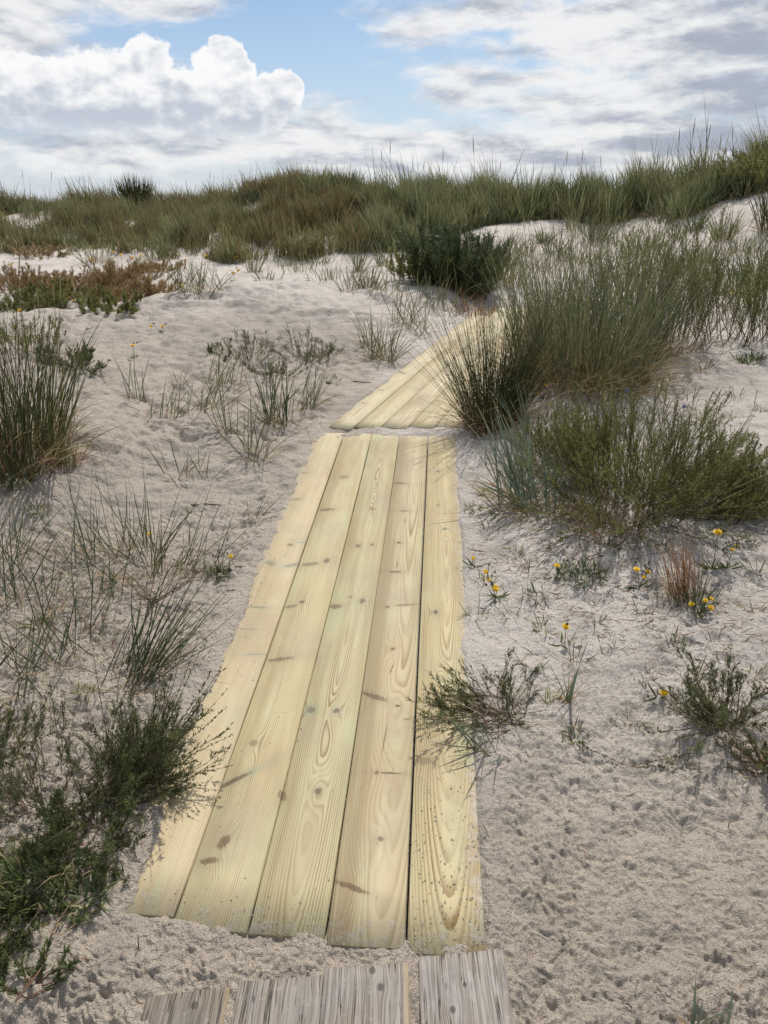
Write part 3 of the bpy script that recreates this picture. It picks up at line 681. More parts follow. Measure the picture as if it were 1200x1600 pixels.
def flower(xy, label, heads, group=None, leaves=10, mat=None, budn=0, lmat=None):
    """flowering plant; heads are (dx, dy, height, radius) of each bloom above its foot"""
    x, y = xy; o = thing('flowering_plant', x, y, label, 'wildflower', group); z = o.location.z
    for (dx, dy, hh, rad) in heads:
        s = np.linspace(0, 1, 8)[:, None]
        e = np.array([dx, dy, hh]); P = s * e + np.array([0, 0, 1.0]) * (hh * 0.16 * np.sin(PI * s)) + rng.normal(0, 0.002, (8, 3)) * np.sin(PI * s); P[0] = (0, 0, -0.01)
        g = Geo(); g.tube(P[None], 0.0014 * np.linspace(1.2, 0.7, 8)[None], rng.random(1)); g.build('stem', STEMG, o)
        flower_head(o, P[-1], (0.25 * rng.normal(), -0.45 + 0.25 * rng.normal(), 1.0), rad, mat)
        for b in range(budn):
            q = P[5 + b % 2]; e2 = q + np.array([rng.normal(0, 0.02), rng.normal(0, 0.02), rng.uniform(0.012, 0.04)])
            g = Geo(); g.tube(np.stack([q, (q + e2) / 2, e2])[None], np.full((1, 3), 0.0007), rng.random(1))
            g.tube(np.stack([e2 - [0, 0, .003], e2, e2 + [0, 0, .005], e2 + [0, 0, .009]])[None], rad * np.array([[.12, .36, .32, .06]]), rng.random(1), 6); g.build('bud', STEMG, o)
    g = Geo(); n = leaves; B, rr, out = clump_bases(n, 0.025, x, y, z, 0.003)
    P = curves(B, out + rng.normal(0, 1, n), uni(0.6, 1.4, n), uni(-0.2, 0.4, n), uni(0.03, 0.075, n), 5)
    P[..., 2] = np.maximum(P[..., 2], ground(x + P[..., 0], y + P[..., 1]) - z + 0.003)
    g.ribbon(P, np.full((n, 1), 0.0065) * taper(5)[None], sides_of(P), rng.random(n)); g.build('leaves', lmat or FRESH, o)
    return o
def straws(o, x, y, z, segs, rad=0.0012, mat=None, nm='straw'):
    """single bent straws given by (dx, dy, dz) points"""
    g = Geo()
    for pts in segs:
        p = np.array(pts, float); s = np.linspace(0, len(p) - 1, 9); f = np.minimum(np.floor(s).astype(int), len(p) - 2); a = (s - f)[:, None]
        g.tube((p[f] * (1 - a) + p[f + 1] * a)[None], np.full((1, 9), rad) * np.linspace(1.1, 0.6, 9)[None], rng.random(1))
    return g.build(nm, mat or STRAW, o)
D_ = PI / 180
# ================= right of the path =================
tuft('rush_clump', (0.722, 4.906), 'dense dark green rush clump with brown foot at the bend, leaning over the planks', 'rush', 0.18, 0.828, 560, 0.0042, (0.02, 0.55), (0.0, 0.38), RUSH, 0.3, STRAW, tube=True, litter=160, stalks=3, hv=0.6, jit=0.1)
tuft('tall_grass_clump', (1.431, 5.582), 'tall grey green grass clump with a skirt of bent straw behind the rushes', 'grass clump', 0.46, 1.150, 900, 0.0050, (0.02, 0.32), (0.0, 0.35), MARRAM, 0.75, STRAW, tube=False, litter=420, stalks=6, hv=0.72, sh=0.8, jit=0.17)
tuft('tall_grass_clump', (1.357, 6.532), 'slender upright grass between the rushes and the hidden planks up the slope', 'grass clump', 0.26, 1.021, 340, 0.0048, (0.03, 0.35), (0.0, 0.4), MARRAM, 0.2, STRAW, stalks=4, hv=0.5, sh=0.74)
tuft('tall_grass_clump', (1.888, 6.309), 'tall mixed green and straw grass right of the skirted clump', 'grass clump', 0.42, 1.092, 560, 0.005, (0.02, 0.35), (0.0, 0.5), MARRAM_DARK, 0.6, STRAW, litter=120, stalks=6, hv=0.72, sh=0.8, jit=0.2)
shrub('wormwood_bush', (2.317, 6.359), 'tall airy wormwood bush with many thin upright stems on the right bank', 'bush', 0.34, 1.201, 58, 10, 18, (0.022, 0.0042), (0.02, 0.5), (-0.15, 0.15), BUSHG, STEMG, Lb=0.24, up=0.6, t0=0.07, srad=0.0028)
shrub('wormwood_bush', (2.818, 6.446), 'looser wormwood bush with reddish stems at the right, beyond the white sand patch', 'bush', 0.36, 1.022, 44, 9, 17, (0.022, 0.0042), (0.05, 0.65), (-0.15, 0.2), BUSHG, STEMG, Lb=0.26, up=0.5, t0=0.07, srad=0.0028)
shrub('wormwood_bush', (3.230, 6.483), 'wormwood bush cut off by the right edge above the white sand', 'bush', 0.34, 0.876, 34, 9, 17, (0.022, 0.0042), (0.05, 0.65), (-0.15, 0.2), BUSHG, STEMG, Lb=0.26, up=0.5, t0=0.07, srad=0.0028)
shrub('wormwood_bush', (2.626, 8.314), 'wormwood bush farther up the right slope behind the tall grass', 'bush', 0.45, 0.847, 50, 10, 16, (0.03, 0.0055), (0.05, 0.6), (-0.15, 0.2), BUSHG, STEMG, Lb=0.25, up=0.5, t0=0.07, srad=0.003)
shrub('broad_bush', (1.213, 3.509), 'broad round olive green bush with fine sprays, largest plant on the right', 'bush', 0.30, 0.600, 200, 15, 24, (0.0125, 0.0026), (0.15, 1.5), (-0.55, 0.25), BUSHG, STEMG, Lb=0.30, spread=0.38, up=0.25, t0=0.18, srad=0.0021, straw=26, hv=0.35)
shrub('broad_bush', (1.615, 3.458), 'low spreading part of greenery right of the broad round bush, cut by the edge', 'bush', 0.20, 0.413, 80, 13, 22, (0.015, 0.0030), (0.4, 1.3), (-0.4, 0.1), BUSHG, STEMG, az=75*D_, azs=0.8, Lb=0.3, spread=0.4, up=0.2, t0=0.18, srad=0.002, straw=10)
shrub('broad_bush', (1.031, 4.039), 'finer bush with pale sprays between the blue green grass and the broad bush', 'bush', 0.18, 0.369, 70, 13, 20, (0.014, 0.0028), (0.1, 0.9), (-0.3, 0.1), BUSHG, STEMG, Lb=0.3, up=0.3, t0=0.15, srad=0.002, straw=16)
tuft('lyme_grass', (0.692, 3.639), 'blue green stiff grass fanning left towards the long planks, below the rushes', 'grass clump', 0.12, 0.529, 46, 0.0085, (0.15, 1.0), (0.05, 0.45), LYME, 0.45, STRAW, az=-50*D_, azs=0.75, litter=40, hv=0.4)
tuft('lyme_grass', (0.816, 3.451), 'blue green grass with straw at the foot of the broad bush', 'grass clump', 0.14, 0.403, 34, 0.007, (0.2, 1.0), (0.05, 0.5), LYME, 0.9, STRAW, az=-20*D_, azs=1.0, litter=70)
tuft('lyme_grass', (0.929, 4.418), 'upright blue green grass just right of the rush clump foot', 'grass clump', 0.12, 0.401, 34, 0.006, (0.05, 0.6), (0.05, 0.4), LYME, 0.5, STRAW, litter=30)
tuft('dry_grass_tuft', (1.016, 3.231), 'straw coloured dry tuft under the front of the broad bush', 'grass tuft', 0.13, 0.256, 80, 0.0028, (0.2, 1.0), (0.1, 0.7), RUST, 0.6, STRAW, litter=60)
tuft('dry_grass_tuft', (1.171, 2.659), 'orange brown dry grass tuft beside the yellow flowers on the right', 'grass tuft', 0.065, 0.293, 110, 0.0022, (0.02, 0.5), (0.0, 0.4), RUST, 0.2, STRAW, az=-35*D_, azs=0.6, litter=30)
tuft('green_grass_tuft', (1.193, 2.606), 'short green tuft under the orange brown dry grass', 'grass tuft', 0.07, 0.151, 100, 0.0026, (0.05, 0.8), (0.0, 0.4), MARRAM_DARK, 0.2, STRAW)
rosette('ground_herb', (0.818, 2.862), 'dense dark green mat of narrow leaves in front of the broad bush', 'herb', 0.10, 240, 0.06, 0.0045, FRESH, (0.2, 1.3), dead=16)
rosette('ground_herb', (0.603, 2.727), 'small grass like rosette on sand left of the dark green mat', 'herb', 0.05, 46, 0.06, 0.004, MARRAM_DARK, (0.3, 1.3), dead=8)
rosette('ground_herb', (2.701, 5.668), 'small grey green rosette on white sand below the wormwood bushes', 'herb', 0.10, 90, 0.09, 0.012, FRESH, (0.2, 1.2))
rosette('ground_herb', (2.011, 4.702), 'flat rusty green herb on the white sand behind the broad bush', 'herb', 0.16, 90, 0.08, 0.005, BUSHG, (0.6, 1.4), dead=40)
rosette('ground_herb', (0.546, 3.832), 'small dark herb beside the right edge of the long planks', 'herb', 0.06, 60, 0.06, 0.005, BUSHG, (0.4, 1.4), dead=10)
tuft('rush_clump', (5.616, 11.666), 'dark rush clump on the sand at the far right edge', 'rush', 0.25, 0.75, 190, 0.010, (0.02, 0.5), (0.0, 0.4), RUSH, 0.2, STRAW)
# trailing plant reaching over the planks
r7 = shrub('trailing_bush', (0.359, 2.041), 'dark trailing bush with wiry twigs lying over the right plank edge', 'bush', 0.09, 0.268, 38, 8, 17, (0.0125, 0.0021), (1.05, 1.45), (-0.35, 0.1), FEATHER, TWIG, az=-70*D_, azs=0.75, Lb=0.28, spread=0.4, t0=0.2, srad=0.0016, straw=30)
x, y = (0.359, 2.041); z = r7.location.z
for a, l, L in ((-75, 1.15, .20), (-62, 1.0, .24), (-48, .9, .22), (-95, 1.25, .17), (-110, 1.35, .16), (-30, .8, .16), (60, 1.2, .16), (120, 1.3, .16)): budded(r7, x, y, z, (0.01, 0, 0), a*D_, l, -0.25, L, 20, FEATHER, TWIG, 0.009, 0.0012)
tuft('lyme_grass', (0.326, 1.860), 'few drooping grass blades below the trailing bush', 'grass tuft', 0.05, 0.17, 14, 0.005, (0.6, 1.3), (0.0, 0.4), LYME, 0.5, STRAW, az=-80*D_, azs=0.9)
tuft('lyme_grass', (0.611, 2.115), 'young sprout of three broad blue green blades on the open sand', 'grass tuft', 0.015, 0.20, 5, 0.009, (0.02, 0.45), (0.0, 0.3), LYME, 0.6, STRAW, az=-30*D_, azs=1.2)
r11 = shrub('trailing_bush', (1.046, 1.950), 'feathery grey green sprig spreading over the sand at the right edge', 'bush', 0.06, 0.262, 34, 9, 18, (0.015, 0.0021), (0.5, 1.4), (-0.3, 0.1), FEATHER, REDSTEM, az=-20*D_, azs=1.3, Lb=0.25, t0=0.15, srad=0.0015, straw=14)
x, y = (1.046, 1.950); z = r11.location.z
for a, l, L in ((-75, 1.4, .24), (-100, 1.45, .28), (-35, 1.0, .28), (-120, 1.45, .22), (20, .8, .2)): budded(r11, x, y, z, (0, 0, 0), a*D_, l, -0.05, L, 22, FEATHER, REDSTEM, 0.012, 0.0013, side=4)
r12 = shrub('trailing_bush', (1.114, 1.790), 'brown and green tangle of stems at the right edge below the feathery sprig', 'bush', 0.05, 0.17, 16, 5, 10, (0.014, 0.0024), (0.4, 1.4), (-0.2, 0.2), FEATHER, REDSTEM, az=-70*D_, azs=0.9, Lb=0.25, t0=0.2, straw=14)
r13 = bpy.data.objects.new('creeping_herb', None); C.objects.link(r13); x, y = (0.725, 1.820); r13.location = (x, y, gz(x, y)); z = r13.location.z
tag(r13, 'long creeping stem with tiny leaves on the bare sand, left of the right edge tangle', 'herb')
for a, L in ((-60, .17), (75, .2), (100, .13)): budded(r13, x, y, z, (0, 0, 0.002), a*D_, 1.45, 0.05, L, 26, FEATHER, REDSTEM, 0.010, 0.0011, side=3)
for (xy, lab, n, L, w, dd) in (((0.523, 1.131), 'two thin pale green shoots in bare sand at the lower right', 3, .08, .0035, 0), ((0.637, 1.075), 'half dried sprout with bent brown blade near the bottom right corner', 5, .11, .006, 6), ((0.704, 1.062), 'single broad dark green blade in the bottom right corner', 2, .12, .009, 0), ((0.313, 1.129), 'tiny green thread of grass right of the old grey boards', 3, .05, .0016, 0)):
    tuft('grass_sprout', xy, lab, 'grass tuft', 0.012, L, n, w, (0.05, 0.6), (0.0, 0.5), LYME if w > .004 else MARRAM, dd / max(n, 1), STRAW, az=40*D_, azs=1.0)
tuft('grass_sprout', (0.277, 1.545), 'few thin green blades tipping over the right plank edge near its front', 'grass tuft', 0.015, 0.075, 6, 0.0026, (0.7, 1.3), (0.0, 0.4), MARRAM, 0.3, STRAW, az=-80*D_, azs=0.6)
# yellow flowers
flower((1.348, 2.834), 'tall yellow flowering plant with the highest bloom right of the rusty tuft', [(0.0, 0.01, .165, .019), (0.055, -0.02, .10, .010)], budn=4, leaves=16)
flower((1.180, 2.526), 'cluster of four small yellow blooms low under the rusty tuft', [(-0.035, 0.0, .045, .011), (0.03, -0.02, .04, .012), (0.015, 0.0, .06, .012), (0.045, 0.02, .055, .010)], budn=1, leaves=12)
flower((1.020, 2.734), 'pair of yellow blooms on thin stems between the dark mat and the rusty tuft', [(-0.02, 0.0, .085, .013), (0.025, 0.0, .075, .014), (0.01, -0.01, .055, .009)], budn=2, leaves=8)
flower((0.722, 2.871), 'single yellow bloom at the left end of the dark green mat', [(-0.005, 0.0, .05, .013)], budn=2, leaves=8)
flower((0.451, 2.739), 'yellow flower nearest the planks with one large bloom and small ones above', [(-0.005, 0.0, .045, .017), (-0.045, 0.02, .11, .010), (-0.035, 0.0, .085, .009)], budn=2, leaves=12)
flower((0.396, 3.015), 'tiny yellow bloom right beside the plank edge', [(-0.01, 0.0, .04, .010)], budn=0, leaves=8)
flower((0.661, 2.435), 'single yellow bloom facing down the sand, alone on a stem below the mat', [(0.0, 0.0, .065, .014)], budn=1, leaves=8)
flower((0.907, 2.090), 'low yellow bloom lying on bare sand above the feathery sprig', [(0.0, 0.0, .018, .013)], budn=0, leaves=4)
flower((1.093, 5.160), 'two yellow blooms in the straw right of the rush clump', [(0.0, 0.0, .10, .020), (-0.1, -0.25, .1, .014)], budn=2, leaves=8)
flower((1.950, 5.669), 'yellow bloom on bare sand under the wormwood bush', [(0.0, 0.0, .10, .02)], budn=3, leaves=12)
flower((1.540, 4.802), 'two small blue blooms rising out of the back of the broad bush', [(0.0, 0.0, .17, .016), (0.33, -.12, .10, .016)], mat=BLUE, leaves=6)
flower((1.418, 2.857), 'budding green herb with closed heads and one small bloom right of the tall yellow flower', [(0.02, 0.0, .10, .008)], budn=8, leaves=16)
# ================= left of the path =================
l1 = shrub('budded_bush', (-0.721, 1.726), 'dark green feathery bush with budded wands arching over the left planks', 'bush', 0.12, 0.282, 70, 11, 22, (0.0130, 0.0019), (0.45, 1.45), (-0.35, 0.15), FEATHER, TWIG, az=55*D_, azs=1.0, Lb=0.30, spread=0.42, t0=0.12, srad=0.0016, straw=18)
x, y = (-0.721, 1.726); z = l1.location.z
for a, l, L, b in ((52, .62, .34, -.2), (47, .66, .36, -.22), (56, .72, .36, -.2), (60, .85, .33, -.25), (63, .78, .30, -.2), (68, .95, .30, -.2), (72, 1.05, .26, -.15), (78, 1.15, .25, -.1), (44, .55, .38, -.18), (85, 1.25, .24, -.1), (95, 1.35, .24, -.05), (110, 1.35, .2, 0), (66, .7, .22, -.2), (75, .9, .24, -.2), (58, .9, .3, -.3), (70, .8, .26, -.15)):
    budded(l1, x, y, z, (0.02, 0.01, 0.02), a*D_, l, b, L * 1.22, 34, FEATHER, TWIG, 0.0105, 0.0012, side=2)
shrub('feathery_bush', (-0.945, 1.686), 'sparse feathery bush with dark stems on the left, above the leafy clump', 'bush', 0.19, 0.293, 50, 8, 18, (0.0130, 0.0019), (0.2, 1.4), (-0.3, 0.2), FEATHER, TWIG, Lb=0.3, spread=0.5, t0=0.12, srad=0.0015, straw=26)
shrub('feathery_bush', (-0.768, 1.523), 'dark feathery undergrowth between the leafy clump and the sand by the planks', 'bush', 0.10, 0.183, 48, 10, 20, (0.0135, 0.0021), (0.3, 1.3), (-0.3, 0.2), FEATHER, TWIG, Lb=0.3, spread=0.5, t0=0.1, srad=0.0014, straw=14)
shrub('feathery_bush', (-1.193, 1.894), 'wispy feathery sprays cut by the left edge over crumbly sand', 'bush', 0.10, 0.204, 40, 8, 18, (0.0130, 0.0019), (0.2, 1.1), (-0.3, 0.2), FEATHER, TWIG, Lb=0.3, t0=0.15, srad=0.0014, straw=8)
rosette('leafy_clump', (-0.869, 1.409), 'fresh green clump of narrow leaves at the left edge near the bottom', 'herb', 0.12, 420, 0.085, 0.0062, FRESH, (0.1, 1.25), (0.0, 0.7), dead=30)
rosette('leafy_clump', (-0.719, 1.347), 'smaller tuft of narrow leaves at the lower edge of the leafy clump', 'herb', 0.06, 120, 0.06, 0.0048, FRESH, (0.2, 1.3), (0.0, 0.6), dead=12)
shrub('feathery_bush', (-0.858, 1.267), 'green sprays hanging over sand in the lower left corner', 'bush', 0.06, 0.11, 30, 9, 16, (0.014, 0.0022), (0.3, 1.3), (-0.2, 0.3), FEATHER, TWIG, Lb=0.3, t0=0.1, srad=0.0013, straw=8)
l4 = shrub('woody_sprig', (-0.739, 1.125), 'woody reddish twig with a small leaf rosette in the lower left corner', 'herb', 0.02, 0.09, 9, 4, 10, (0.018, 0.0038), (0.5, 1.4), (-0.2, 0.2), FRESH, REDSTEM, az=30*D_, azs=0.9, Lb=0.3, t0=0.3)
x, y = (-0.744, 1.090); X1 = (-0.727, 1.319); z = l4.location.z
straws(l4, 0, 0, 0, [[(-.02, -.035, .003), (.01, .03, .012), (X1[0] - l4.location.x - .015, (X1[1] - l4.location.y) * .6, .018), (X1[0] - l4.location.x, X1[1] - l4.location.y, .02)]], 0.0028, BARK, 'stem')
rosette('leaf_sprig', (-0.644, 1.408), 'little leaf sprig at the front left corner of the long planks', 'herb', 0.012, 12, 0.035, 0.0055, FRESH, (0.2, 1.2))
l5 = bpy.data.objects.new('budded_herb', None); C.objects.link(l5); x, y = (-0.822, 1.872); l5.location = (x, y, gz(x, y)); z = l5.location.z
tag(l5, 'single upright dark budded stem in the sand left of the long planks', 'herb')
budded(l5, x, y, z, (0, 0, 0), -30*D_, 0.12, 0.05, 0.404, 24, FEATHER, TWIG, 0.008, 0.0013)
# open sand at middle left: thin dark grass fanning in all directions
LG = [((-1.171, 3.222), 'thin dark grass fan behind the brown branching twig on the left sand', .07, 130, 34, -25, .9, .05), ((-1.336, 3.146), 'dark grass blades fanning left at middle left of the sand', .06, 130, 26, -60, .7, .2),
      ((-0.971, 2.971), 'upright wiry grass blades beside the small yellow bloom on the left sand', .05, 120, 22, 20, .8, .0), ((-0.881, 2.263), 'dense sheaf of green blades leaning right in front of the brown twig', .05, 165, 60, 48, .35, .35),
      ((-1.163, 2.422), 'thin crossing blades with straw left of the leaning sheaf', .08, 120, 34, 20, 1.0, .1), ((-1.259, 2.261), 'low green blades with tan straw at the left edge above the feathery bush', .07, 100, 34, 0, 1.2, .1),
      ((-1.499, 2.733), 'thin grass and tan straw at the left edge, middle of the photo', .08, 130, 40, 10, 1.2, .05), ((-1.715, 3.071), 'dark grass fan cut by the left edge', .07, 130, 30, 40, .8, .1),
      ((-0.846, 3.029), 'slender blades leaning right beside the small green cluster', .05, 130, 16, 45, .5, .2), ((-0.649, 3.492), 'two thin blades close to the left plank edge', .01, 90, 4, 40, .6, .4), ((-1.069, 4.034), 'few short blades on smooth sand far left of the planks', .06, 55, 10, -40, .8, .2), ((-1.183, 2.784), 'wiry blades around the small dry patch at left', .08, 120, 26, -10, 1.2, .1)]
for (xy, lab, R, hp, n, a, s_, ln) in LG:
    x, y = xy; h = hp / 1200 * math.hypot(math.hypot(x, y), 1.45) * 1.25
    tuft('wiry_grass', xy, lab, 'grass tuft', R * 2.2, h * 0.95, int(n * 1.15), 0.0040, (0.08 + ln, 1.05 + ln * .5), (-0.15, 0.4), MARRAM_DARK, 0.4 if n > 20 else .2, STRAW, az=a*D_, azs=s_ * 1.3, litter=36 if n > 20 else 0, hv=0.65)
tw = shrub('branching_twig', (-0.944, 2.728), 'brown branching woody twig sprawling on the left sand', 'twig', 0.012, 0.30, 9, 2, 4, (0.012, 0.002), (1.0, 1.4), (-0.35, -0.1), FEATHER, BARK, Lb=0.3, t0=0.35, srad=0.0034)
c2 = rosette('ground_herb', (-0.713, 2.959), 'small bright green cluster beside the left planks, budded stems above it', 'herb', 0.05, 130, 0.05, 0.0045, FRESH, (0.1, 1.2), dead=6)
x, y = (-0.713, 2.959); z = c2.location.z
for a, l, L in ((40, .5, .16), (70, .9, .14), (10, .4, .12), (-30, .6, .1), (-85, 1.3, .22), (-100, 1.35, .18)): budded(c2, x, y, z, (0, 0, 0), a*D_, l, -0.1, L, 18, FEATHER, TWIG, 0.010, 0.0013)
flower((-1.049, 3.183), 'single yellow bloom on a long stem in the dark grass fan at left', [(-0.01, 0.0, .135, .012)], leaves=4)
flower((-0.673, 3.013), 'small yellow bloom above the bright green cluster', [(0.01, 0.0, .05, .010)], leaves=4, budn=2)
cs = bpy.data.objects.new('curled_straw', None); C.objects.link(cs); x, y = (-0.936, 3.382); cs.location = (x, y, gz(x, y)); tag(cs, 'pale curled straw arching out of the left sand', 'straw')
straws(cs, x, y, 0, [[(0, 0, 0), (.003, 0, .04), (.004, .004, .085), (-.006, .004, .115), (-.016, .004, .12)]], 0.0035, SEED, 'blade')
# left edge reeds and mid left plants
tuft('reed_clump', (-1.987, 3.896), 'tall olive reed clump at the left edge with brown flat foot', 'reed', 0.24, 0.854, 230, 0.0062, (0.02, 0.40), (0.0, 0.35), RUSH, 0.45, STRAW, tube=False, litter=90, stalks=12, hv=0.5)
tuft('reed_clump', (-1.941, 4.228), 'thinner dry reeds right of the tall reed clump', 'reed', 0.16, 0.645, 70, 0.0055, (0.05, 0.5), (0.0, 0.4), OLIVE, 0.6, STRAW, litter=40, stalks=5)
tuft('dry_reed_tuft', (-1.724, 3.987), 'short brownish reed tuft standing on sand beside the tall reed clump', 'reed', 0.06, 0.311, 46, 0.005, (0.02, 0.5), (0.0, 0.4), OLIVE, 0.6, RUST, az=-30*D_, azs=0.9, litter=16)
rosette('ground_herb', (-1.956, 3.758), 'dark green leafy herb at the foot of the tall reed clump', 'herb', 0.16, 260, 0.11, 0.010, FRESH, (0.1, 1.1))
shrub('low_herb_bush', (-2.259, 5.624), 'low green herb bush on the left sand behind the reeds', 'bush', 0.2, 0.20, 40, 7, 14, (0.024, 0.0042), (0.2, 1.2), (-0.3, 0.2), FEATHER, TWIG, Lb=0.3, t0=0.1)
shrub('low_herb_bush', (-2.733, 5.924), 'brownish herb bush behind the tall reed clump', 'bush', 0.25, 0.30, 34, 7, 14, (0.024, 0.0042), (0.1, 0.9), (-0.2, 0.2), BUSHG, REDSTEM, Lb=0.3, t0=0.2)
MG = [((-1.694, 5.199), 'few stiff blades in a dent of the left sand slope', .05, 75, 12, -25, .5, MARRAM), ((-0.941, 4.527), 'thin upright blades left of the middle herb patch', .05, 110, 18, -20, .6, MARRAM), ((-0.754, 4.307), 'thin grass leaning both ways nearest the planks of the middle patch', .06, 110, 26, 10, 1.2, MARRAM), ((-0.697, 4.916), 'dense green blades in the centre of the middle left patch', .08, 110, 60, 5, 1.0, MARRAM_DARK), ((-0.545, 5.328), 'loose blades leaning right at the right end of the middle patch', .07, 85, 26, 55, .6, MARRAM),
      ((-1.430, 4.848), 'tan and green blades lying on the left sand slope', .12, 60, 24, 70, .9, MARRAM), ((-1.205, 5.050), 'leaning pale blades left of the middle patch', .10, 70, 22, 75, .7, MARRAM), ((-1.223, 5.699), 'green blades bending right above the pale ones', .10, 60, 24, 70, .6, MARRAM), ((-0.017, 6.624), 'green tuft on a clod beside the second boardwalk section', .09, 70, 60, 10, 1.4, MARRAM), ((-0.145, 7.007), 'small tuft up left of the clod tuft', .06, 55, 20, -10, 1.2, MARRAM),
      ((0.259, 7.908), 'spreading green tuft on the bank left of the second section', .16, 60, 56, 0, 2.0, MARRAM), ((0.641, 8.777), 'grass on the shaded bank below the dark shrub', .22, 45, 70, 30, 1.6, MARRAM), ((0.071, 8.739), 'grass tuft higher on the bank below the dark shrub', .2, 50, 36, 0, 1.6, MARRAM), ((0.994, 8.728), 'rusty straw tuft at the path edge below the dark shrub', .14, 36, 50, 40, 1.6, RUST), ((-1.982, 8.458), 'isolated green tuft of stiff blades on the left sand crest', .22, 62, 80, -10, 1.0, MARRAM), ((-2.319, 9.291), 'thin side tuft left of the isolated crest tuft', .16, 48, 30, -60, .7, MARRAM), ((-1.170, 4.090), 'thin sparse sprig on bare sand between reeds and planks', .05, 60, 8, 30, .8, MARRAM_DARK)]
for (xy, lab, R, hp, n, a, s_, mt) in MG:
    x, y = xy; h = hp / 1200 * math.hypot(math.hypot(x, y), 1.2) * 1.1
    tuft('sand_grass', xy, lab, 'grass tuft', R * 1.4, h, n, 0.0038 + 0.0004 * y, (0.05, 0.95), (0.0, 0.45), mt, 0.3, STRAW if mt is not RUST else RUST, az=a*D_, azs=s_, litter=12 if n > 20 else 0, hv=0.5)
for (xy, lab, R, h, ns) in (((-1.087, 6.366), 'dark twiggy herb at the top of the middle left patch', .14, .26, 34), ((-0.674, 6.474), 'green herb with thin sprays right of the dark twiggy one', .16, .27, 38), ((-0.887, 6.038), 'flat dark herb between the two sprays of the middle patch', .16, .16, 34), ((-1.343, 6.336), 'flat dark herb at the upper left of the middle patch', .14, .12, 22), ((-0.493, 6.587), 'low fine herb at the right end of the middle patch', .10, .16, 16)):
    shrub('low_herb_bush', xy, lab, 'bush', R, h, int(ns * 0.8), 7, 12, (0.017, 0.0025), (0.15, 1.2), (-0.3, 0.2), FEATHER, TWIG, Lb=0.35, t0=0.15, srad=0.0018, straw=6)
# sand shelf at upper left: brown heath with yellow flowers
HE = [((-3.259, 9.874), 'brown heath bush with yellow flowers on the upper left shelf', .42, .42, 60, HEATH), ((-3.401, 9.143), 'brown heath bush left of the flowering one', .40, .32, 46, HEATH), ((-2.727, 8.757), 'small rusty heath bush at the shelf front', .34, .24, 40, HEATH), ((-4.709, 10.084), 'rust brown heath bush at the left edge of the shelf', .45, .34, 50, HEATH), ((-4.371, 10.357), 'tan low heath between the edge bush and the big one', .4, .24, 34, HEATH), ((-3.534, 8.713), 'green low bush at the front of the left shelf', .42, .26, 40, BUSHG), ((-3.830, 8.264), 'green low bush near the left edge of the shelf', .4, .24, 34, BUSHG), ((-2.690, 7.775), 'narrow green bush along the shelf front', .3, .16, 26, BUSHG), ((-6.001, 14.032), 'straw coloured low growth at the foot of the left grass field', .5, .22, 40, STRAW), ((-3.323, 11.898), 'sparse tan herb right of the brown heath', .4, .2, 30, HEATH)]
for (xy, lab, R, h, ns, mt) in HE:
    shrub('heath_bush', xy, lab, 'bush', R, h, int(ns * 1.4), 11, 18, (0.034, 0.0046), (0.1, 1.2), (-0.3, 0.2), mt, TWIG, Lb=0.35, t0=0.1, srad=0.003, straw=10)
for (xy, hh, lab) in (((-3.822, 10.581), [(0, 0, .32, .022), (.12, 0, .30, .02), (-.08, .1, .33, .02)], 'yellow blooms topping the left side of the brown heath'), ((-3.347, 10.287), [(0, 0, .40, .022), (.14, 0, .36, .022), (-.12, .1, .42, .02), (.24, .05, .38, .02)], 'yellow blooms topping the right side of the brown heath'), ((-3.221, 8.079), [(0, 0, .12, .026), (.05, 0, .1, .022)], 'pair of bright yellow blooms low in the green shelf bush'), ((-5.501, 11.868), [(0, 0, .15, .03)], 'yellow bloom behind the rust brown heath at the left edge'), ((-1.864, 9.892), [(0, 0, .1, .026), (.07, 0, .13, .024)], 'yellow blooms right of the isolated crest tuft'), ((-3.302, 7.143), [(0, 0, .1, .028)], 'yellow bloom at the lower left of the shelf'), ((-2.155, 8.464), [(0, 0, .06, .03)], 'yellow bloom at the foot of the isolated crest tuft'), ((-2.403, 13.142), [(0, 0, .12, .03), (-.5, 0, .14, .028)], 'yellow blooms at the foot of the grass field'), ((-1.978, 6.101), [(0, 0, .10, .02)], 'small yellow bloom on the open left slope'), ((-1.948, 6.871), [(0, 0, .05, .02), (-.1, 0, .05, .016)], 'tiny yellow blooms low on the crest sand'), ((0.661, 9.668), [(0, 0, .1, .02)], 'yellow bloom under the dark shrub'), ((3.062, 6.980), [(0, 0, .32, .018)], 'yellow bloom among the wormwood bushes')):
    flower(xy, lab, hh, leaves=10, budn=2)
